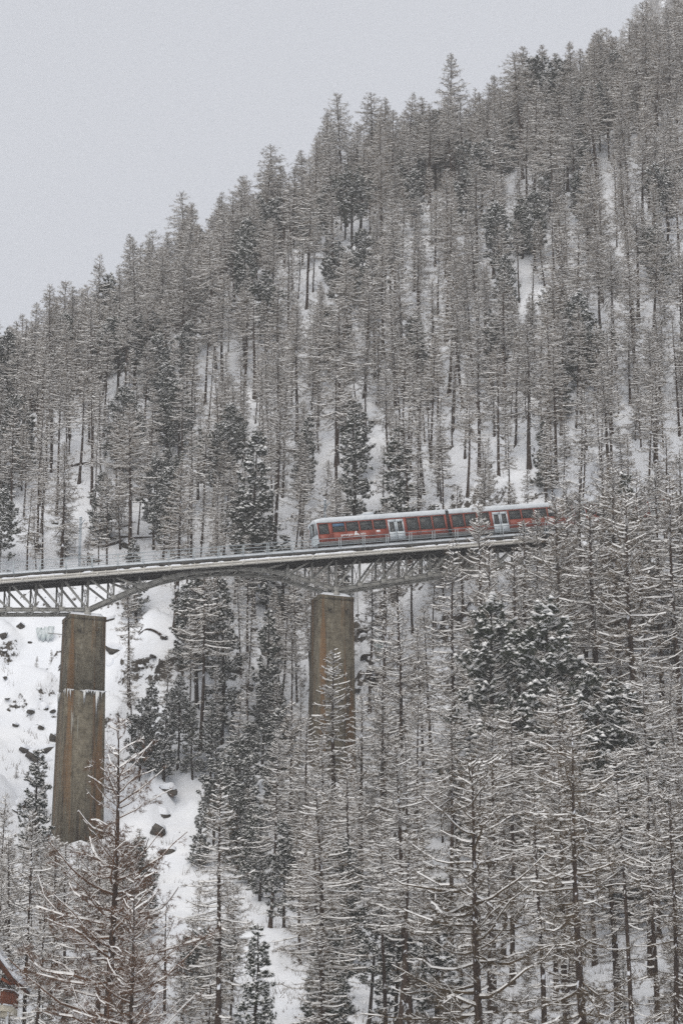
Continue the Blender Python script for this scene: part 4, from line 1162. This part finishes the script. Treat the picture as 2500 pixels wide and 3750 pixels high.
for px, py, pb, p in ((545, 2490, 2830, SPRUCE[0]), (650, 2480, 2820, PINE[3]), (705, 2590, 2860, SPRUCE[0]), (770, 2550, 2860, SPRUCE[2]), (600, 2590, 2860, SPRUCE[1]), (510, 2560, 2860, PINE[0]), (960, 2450, 2790, SPRUCE[2]),
                      (910, 2640, 2960, PINE[1]), (1010, 2700, 3040, SPRUCE[0]), (850, 2690, 3000, SPRUCE[1]), (780, 2780, 3100, PINE[0]), (870, 2860, 3200, PINE[4]), (730, 2960, 3190, SPRUCE[1]), (950, 2960, 3300, SPRUCE[0]), (1040, 3000, 3400, SPRUCE[2])):
    plant_px(p, px, py, pb, widen=1.15, label=('snow-heaped stone pine' if p in PINE else 'dark pointed spruce') + ' ' + ('tall in' if pb - py > 330 else 'low in') + ' the thicket between the two piers', group='conifers between the piers')
for px, py, p in ((985, 2230, SPRUCE[1]), (820, 2120, SPRUCE[0])):
    plant_at(p, px, py, p['H'], depth=283, label='dark spruce under the viaduct behind the upper pier', group='spruces behind the upper pier', widen=0.9)
plant_at(LARCH[4], 745, 2040, 20, depth=281, label='wide-branched larch under the arch of the viaduct')
plant_at(SPRUCE[2], 935, 1570, 17, widen=0.95, label='dense spruce right behind the viaduct railing', depth=305)
plant_at(SPRUCE[1], 1460, 1560, 13, label='spruce just above the roof of the lettered train car', depth=306)
plant_at(SPRUCE[0], 1290, 1500, 14, label='spruce uphill of the lettered train car', depth=312)
for px, py, d in ((150, 2830, 262), (130, 2560, 290), (190, 2380, 293), (60, 2830, 270), (225, 2480, 288)):
    plant_at(YOUNG[0], px, py, 7, depth=d, label='thin young larch on the open snow slope behind the lower pier', group='saplings on the open snow slope')
plant_at(SPRUCE[1], 150, 2740, 11, depth=250, label='small spruce left of the lower pier foot on the snow slope')

KEEP = []                                                      # picked-out trees that nothing nearer may cover
for k, (px, py, H, p, w) in enumerate(((575, 1225, 13, 0, 1.1), (690, 1175, 12, 1, 1.0), (500, 1175, 11, 2, 1.2), (620, 1330, 13, 4, 1.1), (660, 1400, 12, 0, 1.1), (2120, 1075, 14, 4, 1.15), (1790, 1145, 12, 0, 1.1), (1290, 655, 12, 2, 1.2),
                            (1130, 745, 12, 1, 1.1), (990, 755, 11, 2, 1.1), (1590, 450, 13, 2, 1.2), (1830, 390, 13, 4, 1.0), (1700, 620, 12, 0, 1.0), (2170, 350, 12, 2, 1.1), (1950, 700, 13, 1, 1.1), (2400, 830, 12, 0, 1.0), (40, 1210, 12, 1, 1.1), (1520, 620, 12, 1, 1.0), (20, 1540, 12, 4, 1.0), (1370, 950, 11, 0, 1.0))):
    o = plant_at(PINE[p], px, py, H, widen=w, label=('snow-whitened columnar', 'snow-whitened tall', 'round-headed', '', 'dense dark')[p] + ' stone pine among bare larches ' + ('high above the empty viaduct' if px < 900 else ('high above the lettered train car' if px < 1600 else 'high above the rear of the train')), group='stone pines among the upper larches')
    d_ = (np.array(o.location) - CAM) @ FW; KEEP.append((px, py, py + H * 0.75 * FPX / d_, 45, d_))
KEEP.append((815, 850, 1330, 40, 372.0)); KEEP.append((1645, 210, 500, 45, 420.0))
KEEP += [(1900, 1420, 1620, 60, 330), (1660, 1480, 1760, 60, 325), (2300, 640, 860, 50, 385), (745, 1250, 1330, 50, 365), (1340, 1440, 1560, 60, 340), (250, 1680, 1800, 60, 335), (1180, 1580, 1700, 50, 330), (1810, 1240, 1330, 50, 340)]

# ------------------------------------------------------------------ the rest of the forest
def interp_limit(px):
    xs = [-400, 60, 430, 480, 1110, 1130, 1330, 1340, 1440, 1480, 1560, 1600, 1960, 2000, 2600]
    ys = [3080, 3080, 3080, 2520, 2520, 2900, 2900, 2560, 2560, 2230, 2200, 2060, 2040, 1700, 1500]
    return np.interp(px, xs, ys)
chute = np.array([(640, 2800), (600, 2980), (640, 3130), (740, 3290), (880, 3440), (1000, 3640), (1040, 3800)], float)
def in_chute(px, py, w=70):
    a, b = chute[:-1], chute[1:]; p = np.array([px, py]); t = np.clip(((p - a) * (b - a)).sum(1) / ((b - a) ** 2).sum(1), 0, 1)
    return np.min(np.linalg.norm(a + (b - a) * t[:, None] - p, axis=1)) < w
cands = []
tries = 40000
cx = rng.uniform(-1, 1, tries); cyy = 165 + (480 - 165) * rng.random(tries) ** 0.9
for u_, y in zip(cx, cyy):
    x = u_ * (0.139 * 1.10 * y + 5)
    w = np.array([x, y, 0.0]); rel = w - BO; s_, n_ = rel @ BU, rel @ BN
    if -60 < s_ < 80 and -4.2 < n_ < 6.0: continue
    gz = ground_z(x, y)
    bx_, by_, bd = proj((x, y, gz))
    if by_ > 4300: continue
    front = n_ < 0
    v = rng.random()
    patch = mnoise.noise(Vector((x * 0.05, y * 0.05, 3.0)))
    if not front:
        if bx_ < 470 and by_ > 2190: continue
        if 1270 < bx_ < 1520 and by_ > 2080 and rng.random() < 0.95: continue
        if 370 < bx_ < 680 and by_ > 2110 and rng.random() < 0.9: continue
        pe = 0.07 + 0.25 * max(patch, 0)
    else:
        if bx_ < 430 and by_ < 3000: continue
        if in_chute(bx_, by_): continue
        pe = 0.24 if (440 < bx_ < 1100 and by_ < 3400) else (0.06 if bx_ > 1500 else 0.08)
        if by_ > 3250: pe = 0.04
        if bx_ > 2050 and 2350 < by_ < 3150 and rng.random() < 0.7: continue
    if v < pe:
        proto = (PINE + SPRUCE)[rng.integers(len(PINE + SPRUCE))] if front else (PINE + PINE + SPRUCE)[rng.integers(13)]
        H = proto['H'] * rng.uniform(0.65, 1.05)
    elif v > 0.885: proto = (YOUNG + YOUNG + SNAG)[rng.integers(5)]; H = proto['H'] * rng.uniform(0.6, 1.15)
    elif v > 2: proto = YOUNG[rng.integers(2)]; H = proto['H'] * rng.uniform(0.6, 1.15)
    else:
        if not front and by_ > 1500 and rng.random() < 0.5: proto = SLIM[rng.integers(3)]
        elif rng.random() < (0.20 if not front else 0.10): proto = SLIM[rng.integers(3)]
        elif not front and by_ > 1500: proto = LARCH[[1, 4, 7, 8, 3, 0][rng.integers(6)]]
        else: proto = LARCH[rng.integers(9)]
        H = proto['H'] * rng.uniform(0.72, 1.05)
    if front:
        hw = 75; lim = max(interp_limit(bx_ - hw), interp_limit(bx_), interp_limit(bx_ + hw))
        ys_ = by_ - 0.88 * H * FPX / bd * (1 - np.linspace(0, 1, 8))
        if rng.random() < 0.98 and any(in_chute(bx_ + o_, q_, 75) for q_ in ys_ for o_ in (-30, 30)): continue
        room = (by_ - lim) / (FPX / bd) / 0.95
        if room < 5: continue
        if H > room:
            if room < 0.5 * H: proto = YOUNG[rng.integers(2)] if proto['kind'] == 'larch' else SPRUCE[1]
            H = min(room, proto['H'])
    if not front:
        top_ = by_ - 0.95 * H * FPX / bd
        if any(bd < kd - 1.5 and abs(bx_ - kx) < kw + 22 and top_ < k1 and by_ > k0 for kx, k0, k1, kw, kd in KEEP) and rng.random() < 0.85: continue
    dmin = ((3.65 if by_ < 1600 else 4.0) if not front else (6.8 if 700 < bx_ < 1750 and by_ > 2950 else 5.4)) if H > 12 else 2.8
    if proto in SLIM: dmin = 2.4 if not front else 4.2
    if not free(x, y, dmin): continue
    occ.append((x, y, dmin))
    cands.append(dict(proto=proto, x=x, y=y, H=H, px=bx_, py=by_, d=bd, n=n_, s=s_, front=front))
def describe(c):
    p = c['proto']; young = p in YOUNG
    if p in SLIM: kind = ('tall' if c['H'] > 15 else 'short') + ' pole-thin larch'
    elif p in SNAG: kind = 'dead larch with few short branches'
    elif p in PINE: kind = ('tall' if c['H'] > 13.5 else 'short') + ' snow-heaped stone pine'
    elif p in SPRUCE: kind = ('tall' if c['H'] > 12 else 'small') + ' snow-heaped spruce'
    elif young: kind = 'slim young larch'
    else:
        kind = ('tall' if c['H'] > 19 else 'mid-height') + (' high-crowned larch' if p in (LARCH[1], LARCH[4], LARCH[7], LARCH[8]) else ' low-branched larch')
        if c['wd'] > 1.28: kind = 'broad ' + kind
    px = c['px']
    if c['front']:
        if px < 430: place = 'below the lower pier near the chalet'
        elif px < 1050: place = 'below the arch, low in the valley' if c['d'] < 215 else 'below the arch between the piers'
        elif px < 1500: place = 'low in the valley beneath the upper pier' if c['d'] < 215 else 'just downhill of the upper pier'
        else: place = 'on the slope under the train' if c['d'] < 235 else 'close downhill of the train'
    else:
        crest = ground_z(c['x'], c['y'] + 25) - ground_z(c['x'], c['y']) < 9
        where = 'the empty end of the viaduct' if px < 640 else ('the arch and mast' if px < 1150 else ('the lettered train car' if px < 1700 else 'the wooded end of the train'))
        place = 'along the crest above ' + where if crest else ('in the ravine behind the piers' if c['py'] > 2120 else ('just uphill of ' + where if c['py'] > 1650 else ('midway up the slope above ' + where if c['py'] > 1150 else 'high on the slope above ' + where)))
    return kind + ', ' + place, kind.split(' with')[0] + ' ' + place
def vis(c): return c['H'] / c['d'] * (1.0 if -100 < c['px'] < 2600 else 0.1)
lar = sorted([c for c in cands if c['proto']['kind'] == 'larch'], key=vis, reverse=True)
con = sorted([c for c in cands if c['proto']['kind'] == 'pine'], key=vis, reverse=True)
first = []
for p in SLIM + YOUNG + SNAG + LARCH:                          # at least one of each shape stands as a tree of its own
    q = next((c for c in lar if c['proto'] is p), None)
    if q is not None: lar.remove(q); first.append(q)
lar = first + lar
for c in lar[:255] + con[:255]:
    c['wd'] = rng.uniform(1.05, 1.5) if c['proto']['kind'] == 'larch' else rng.uniform(0.95, 1.25)
    lb, gp = describe(c)
    plant(c['proto'], c['x'], c['y'], c['H'], rng.uniform(0, 6.28), (rng.normal(0, 0.028), rng.normal(0, 0.036)), lb, gp, widen=c['wd'])

def forest_stuff(name, label, items):
    """what is past the limit: one object that scatters the same trees"""
    protos = []
    for c in items:
        if c['proto'] not in protos: protos.append(c['proto'])
    n = len(items)
    me = bpy.data.meshes.new(name)
    me.vertices.add(n)
    me.vertices.foreach_set('co', np.array([(c['x'], c['y'], ground_z(c['x'], c['y']) - 0.35) for c in items], np.float32).ravel())
    for an, tp in (('kind_index', 'INT'), ('size', 'FLOAT_VECTOR'), ('turn', 'FLOAT_VECTOR')): me.attributes.new(an, tp, 'POINT')
    me.attributes['kind_index'].data.foreach_set('value', np.array([protos.index(c['proto']) for c in items], np.int32))
    sc_ = np.array([c['H'] / c['proto']['H'] for c in items]); wd_ = rng.uniform(1.05, 1.5, n)
    me.attributes['size'].data.foreach_set('vector', np.stack([sc_ * wd_, sc_ * wd_, sc_], 1).astype(np.float32).ravel())
    me.attributes['turn'].data.foreach_set('vector', np.stack([rng.normal(0, 0.03, n), rng.normal(0, 0.03, n), rng.uniform(0, 6.28, n)], 1).astype(np.float32).ravel())
    o = link(name, me)
    nt = bpy.data.node_groups.new(name, 'GeometryNodeTree')
    nt.interface.new_socket('Geometry', in_out='INPUT', socket_type='NodeSocketGeometry'); nt.interface.new_socket('Geometry', in_out='OUTPUT', socket_type='NodeSocketGeometry')
    gi, go = nt.nodes.new('NodeGroupInput'), nt.nodes.new('NodeGroupOutput')
    join = nt.nodes.new('GeometryNodeJoinGeometry')
    def attr(nm, tp):
        a = nt.nodes.new('GeometryNodeInputNamedAttribute'); a.data_type = tp; a.inputs[0].default_value = nm; return a.outputs[0]
    ki, sz_, tu = attr('kind_index', 'INT'), attr('size', 'FLOAT_VECTOR'), attr('turn', 'FLOAT_VECTOR')
    for i, p in enumerate(protos):
        cmp_ = nt.nodes.new('FunctionNodeCompare'); cmp_.data_type = 'INT'; cmp_.operation = 'EQUAL'
        ia = [s for s in cmp_.inputs if s.type == 'INT']
        nt.links.new(ki, ia[0]); ia[1].default_value = i
        for part_ in ('trunk', 'branches', 'snow'):
            src = next(ob for ob in scene.objects if ob.type == 'MESH' and ob.data == p[part_])
            oi = nt.nodes.new('GeometryNodeObjectInfo'); oi.inputs['Object'].default_value = src; oi.inputs['As Instance'].default_value = True; oi.transform_space = 'ORIGINAL'
            ip = nt.nodes.new('GeometryNodeInstanceOnPoints')
            nt.links.new(gi.outputs[0], ip.inputs['Points']); nt.links.new(cmp_.outputs[0], ip.inputs['Selection']); nt.links.new(oi.outputs['Geometry'], ip.inputs['Instance'])
            nt.links.new(tu, ip.inputs['Rotation']); nt.links.new(sz_, ip.inputs['Scale']); nt.links.new(ip.outputs[0], join.inputs[0])
    nt.links.new(join.outputs[0], go.inputs[0])
    md = o.modifiers.new('scatter', 'NODES'); md.node_group = nt
    tag(o, label, 'forest', kind='stuff')
    return o
rest = lar[255:] + con[255:]
# trees on the far spur, paling into the cloud
ghost = []
for i in range(420):
    x = rng.uniform(60, 320); y = rng.uniform(1300, 1620)
    px, py, d = proj((x, y, ground_z(x, y) + 20))
    if 1750 < px < 2700 and -500 < py < 500:
        ghost.append(dict(proto=LARCH[rng.integers(9)], x=x, y=y, H=rng.uniform(28, 38)))
if rest: forest_stuff('larch_forest', 'farther bare larches and pines filling the gaps in the mountainside forest', rest)
if ghost: forest_stuff('far_forest', 'pale forest on the far spur fading into low cloud', ghost)

# ------------------------------------------------------------------ boulders poking out of the snow
def boulder(seed, flat=0.7):
    r = np.random.default_rng(seed)
    bm = bmesh.new(); bmesh.ops.create_icosphere(bm, subdivisions=3, radius=1.0)
    off = Vector((seed * 3.1, seed * 1.7, 0))
    cuts = [(Vector(r.normal(0, 1, 3)).normalized(), r.uniform(0.55, 0.9)) for _ in range(9)]
    for v in bm.verts:
        p = v.co.copy()
        for nrm, dd in cuts:
            e = p.dot(nrm) - dd
            if e > 0: p -= nrm * e
        p *= 1 + 0.16 * mnoise.fractal(p * 2.2 + off, 1.0, 2.0, 4)
        v.co = Vector((p.x * 1.1, p.y, p.z * flat))
    me = bpy.data.meshes.new('rock'); bm.to_mesh(me); me.materials.append(M['rock'])
    # the snow lying on it
    top = [f for f in bm.faces if f.normal.z > 0.25 and f.calc_center_median().z > -0.1]
    keep = set(top); bmesh.ops.delete(bm, geom=[f for f in bm.faces if f not in keep], context='FACES')
    for v in bm.verts: v.co = v.co * 1.02 + Vector((0, 0, 0.02 if v.is_boundary else 0.10))
    ms = bpy.data.meshes.new('snow_cap'); bm.to_mesh(ms); ms.materials.append(M['snow']); bm.free()
    for m_ in (ms,):
        m_.polygons.foreach_set('use_smooth', np.ones(len(m_.polygons), bool))
    return me, ms
ROCKS = [boulder(i, f) for i, f in ((1, 0.8), (2, 0.65), (3, 0.95), (4, 0.7), (5, 1.1))]
def put_rock(px, py, size, label, group):
    w = ray_ground(px, py)
    if w is None: return
    me, ms = ROCKS[rng.integers(5)]; size *= 0.8
    o = link('rock', me); o.location = (w[0], w[1], w[2] - 0.34 * size); o.scale = (size * rng.uniform(0.8, 1.5), size * rng.uniform(0.7, 1.1), size * rng.uniform(0.7, 1.2))
    o.rotation_euler = (rng.normal(0, 0.25), rng.normal(0, 0.25), rng.uniform(0, 6.28))
    tag(o, label, 'rock', group); link('snow_cap', ms, o)
for px, py, sz in ((120, 2600, 1.0), (165, 2585, 0.7), (60, 2650, 0.5), (100, 2740, 1.1), (128, 2765, 1.4), (165, 2790, 0.9), (205, 2700, 1.2), (190, 2735, 1.3), (30, 2555, 0.35), (55, 2655, 0.5), (85, 2950, 1.0),
                   (60, 2960, 0.8), (20, 2380, 0.5), (75, 2290, 0.8), (110, 2350, 0.4), (8, 2330, 0.9), (150, 2660, 0.6), (45, 2800, 0.5), (195, 2600, 0.6), (20, 2480, 0.3), (85, 2500, 0.3), (170, 2450, 0.35)):
    put_rock(px, py, sz, 'dark rock breaking through the open snow slope beside the lower pier', 'rocks on the open snow slope')
for px, py, sz in ((405, 2265, 1.0), (418, 2375, 1.3), (412, 2425, 0.9), (520, 2435, 0.8), (560, 2400, 0.5), (450, 2330, 0.5), (600, 2330, 0.6), (840, 2335, 1.0), (870, 2450, 1.6), (905, 2520, 1.8), (930, 2300, 1.2), (980, 2380, 1.3), (890, 2400, 1.1), (780, 2300, 0.7), (640, 2270, 0.5), (700, 2250, 0.6)):
    put_rock(px, py, sz, 'dark rock in the snowy ravine under the arch of the viaduct', 'rocks under the arch')
for px, py, sz in ((1330, 2335, 0.8), (1345, 2400, 1.1), (1368, 2425, 1.2), (1322, 2300, 0.5), (1385, 2255, 0.7), (1350, 2465, 0.8), (1310, 2250, 0.4), (1400, 2330, 0.6), (1365, 2200, 0.5), (1340, 2160, 0.45), (1430, 2130, 0.5), (1310, 2520, 0.6)):
    put_rock(px, py, sz, 'snow-capped rock in the gully behind the upper pier', 'rocks behind the upper pier')
for px, py, sz in ((230, 1985, 1.3), (335, 1985, 1.4), (275, 1955, 0.9), (425, 1965, 1.4), (462, 1925, 1.1), (205, 1915, 0.8), (350, 2050, 1.2), (480, 2000, 1.3), (140, 2000, 0.8), (560, 1950, 1.0), (90, 1930, 0.6), (620, 2000, 0.9), (390, 1900, 0.8)):
    put_rock(px, py, sz, 'dark rock between trunks just uphill of the empty end of the viaduct', 'rocks uphill of the empty viaduct end')
for px, py, sz in ((1740, 1470, 0.9), (1850, 1600, 0.9), (1905, 1530, 1.0), (1640, 1640, 0.6), (1560, 1500, 0.7), (1390, 1480, 0.9), (1790, 1700, 0.6), (1480, 1720, 0.5), (1200, 1520, 0.8), (1660, 1780, 0.7), (1850, 1480, 0.9), (1770, 1350, 0.8)):
    put_rock(px, py, sz, 'dark rock on the snowy slope uphill of the train', 'rocks uphill of the train')
for px, py, sz in ((602, 2880, 1.6), (590, 2960, 1.8), (575, 3040, 1.6), (560, 3200, 1.4), (600, 3120, 1.2), (660, 3190, 0.4), (700, 3330, 0.4), (760, 3420, 0.45), (930, 3560, 0.5), (640, 3050, 0.5), (820, 3500, 0.4), (880, 3600, 0.5), (720, 3470, 0.6)):
    put_rock(px, py, sz, 'dark rock at the edge of the snow chute between the piers', 'rocks along the snow chute')

# ------------------------------------------------------------------ frozen seeps
def icefall(px, py, w, h, n, label):
    c = ray_ground(px, py); r = np.random.default_rng(int(px)); g = Geo()
    for i in range(n):
        x = r.uniform(-w / 2, w / 2); b = w / n * 2.2 * r.uniform(0.6, 1.3); top = h / 2 * r.uniform(0.5, 1); ln = h * r.uniform(0.4, 1.0)
        k = 6; V = [(x + b * math.cos(a), -0.25 + b * 0.8 * math.sin(a), top - 0.12 * h * (1 if math.sin(a) < 0 else 0)) for a in np.linspace(0, 2 * math.pi, k + 1)[:-1]]
        V += [(x + 0.7 * b * math.cos(a), -0.35 + b * 0.6 * math.sin(a), top - ln * 0.6) for a in np.linspace(0, 2 * math.pi, k + 1)[:-1]] + [(x, -0.5, top - ln), (x, 0.2, top + 0.15 * b)]
        g.add(V, [[j, (j + 1) % k, k + (j + 1) % k, k + j] for j in range(k)]); g.add(V, [[k + j, k + (j + 1) % k, 2 * k] for j in range(k)] + [[(j + 1) % k, j, 2 * k + 1] for j in range(k)])
    o = link('icefall', g.mesh('icefall', M['ice'], True)); o.location = c + np.array([0, -0.3, 0.2]); tag(o, label, 'ice')
icefall(160, 2330, 2.4, 1.9, 16, 'pale blue frozen seep hanging on the open snow slope')
icefall(1392, 2400, 1.0, 3.6, 6, 'narrow pale blue frozen seep beside the upper pier gully')

# ------------------------------------------------------------------ scrub and grass tips through the snow
g, gw = Geo(), Geo()
n = 9000; ux = rng.uniform(-1, 1, n); yy = 160 + 250 * rng.random(n); pts = []
for u_, y in zip(ux, yy):
    x = u_ * (0.139 * y + 3); rel = np.array([x, y, 0]) - BO; s_, n_ = rel @ BU, rel @ BN
    if -58 < s_ < 75 and -3 < n_ < 5: continue
    if mnoise.noise(Vector((x * 0.09, y * 0.09, 5.0))) < -0.12: continue
    pts.append((x, y, ground_z(x, y) - 0.05))
pts = np.array(pts); m_ = 5
hh = np.repeat(rng.uniform(0.25, 1.1, len(pts)) ** 1.3, m_)
p = np.repeat(pts, m_, 0) + rng.normal(0, 0.22, (len(pts) * m_, 3)) * [1, 1, 0]
d = rng.normal(0, 0.35, p.shape); d[:, 2] = 1; tip = p + d * hh[:, None] * rng.uniform(0.6, 1.3, (len(p), 1))
sdv = np.cross(d, rng.normal(0, 1, d.shape)); sdv /= np.linalg.norm(sdv, axis=1, keepdims=True)
g.add(np.stack([p - sdv * 0.025, p + sdv * 0.025, tip], 1).reshape(-1, 3), np.arange(len(p) * 3).reshape(-1, 3))
sc = link('scrub', g.mesh('scrub', M['twig'])); tag(sc, 'leafless brown scrub poking through the snow under the trees', 'scrub', kind='stuff')

# ------------------------------------------------------------------ fallen trunks
for px, py, ang, ln in ((470, 1985, 0.5, 9), (330, 1700, -0.3, 7), (1240, 2060, 2.6, 6), (1180, 1500, 0.9, 6), (560, 2320, 2.2, 6), (2350, 2700, 0.4, 6)):
    w = ray_ground(px, py)
    if w is None: continue
    a = np.array([w[0], w[1], 0]); dv = np.array([math.cos(ang), math.sin(ang) * 0.4, 0]); K = 8
    line = np.array([a + dv * ln * (t - 0.5) for t in np.linspace(0, 1, K)]); line[:, 2] = [ground_z(q[0], q[1]) + 0.12 for q in line]
    line[:, 2] = np.convolve(np.r_[line[0, 2], line[:, 2], line[-1, 2]], [0.25, 0.5, 0.25], 'valid') + 0.15
    rad = np.linspace(0.20, 0.07, K); c0 = line[0].copy(); L0 = line - c0
    g = Geo(); g.add(*tubes(L0[None], rad[None], 8)); o = link('fallen_trunk', g.mesh('fallen_trunk', M['bark'], True)); o.location = c0
    g = Geo(); g.add(*caps(L0[None], rad[None] * 1.7, rad[None] * 0.6, rad[None])); link('snow', g.mesh('snow', M['snow']), o)
    tag(o, 'fallen larch trunk lying in the snow with a white cap', 'log', 'fallen trunks')
# ------------------------------------------------------------------ haze: even air round everything
zb, zt = float(Z.min()) - 2.0, float(Z.max()) + 45
g = Geo(); g.box((0, 800, (zb + zt) / 2), (3060, 2680, zt - zb))
hz = bpy.data.materials.new('haze'); hz.use_nodes = True
nt = hz.node_tree; nt.nodes.clear(); out = nt.nodes.new('ShaderNodeOutputMaterial'); pv = nt.nodes.new('ShaderNodeVolumePrincipled')
pv.inputs['Color'].default_value = (0.97, 0.97, 0.98, 1); pv.inputs['Density'].default_value = 0.0002; pv.inputs['Anisotropy'].default_value = 0.0
pv.inputs['Density Attribute'].default_value = ''; pv.inputs['Temperature Attribute'].default_value = ''; pv.inputs['Color Attribute'].default_value = ''
hz.cycles.homogeneous_volume = True
nt.links.new(pv.outputs[0], out.inputs['Volume'])
haze = link('haze', g.mesh('haze', hz)); tag(haze, 'thin pale winter haze filling the valley air', 'haze', kind='stuff')
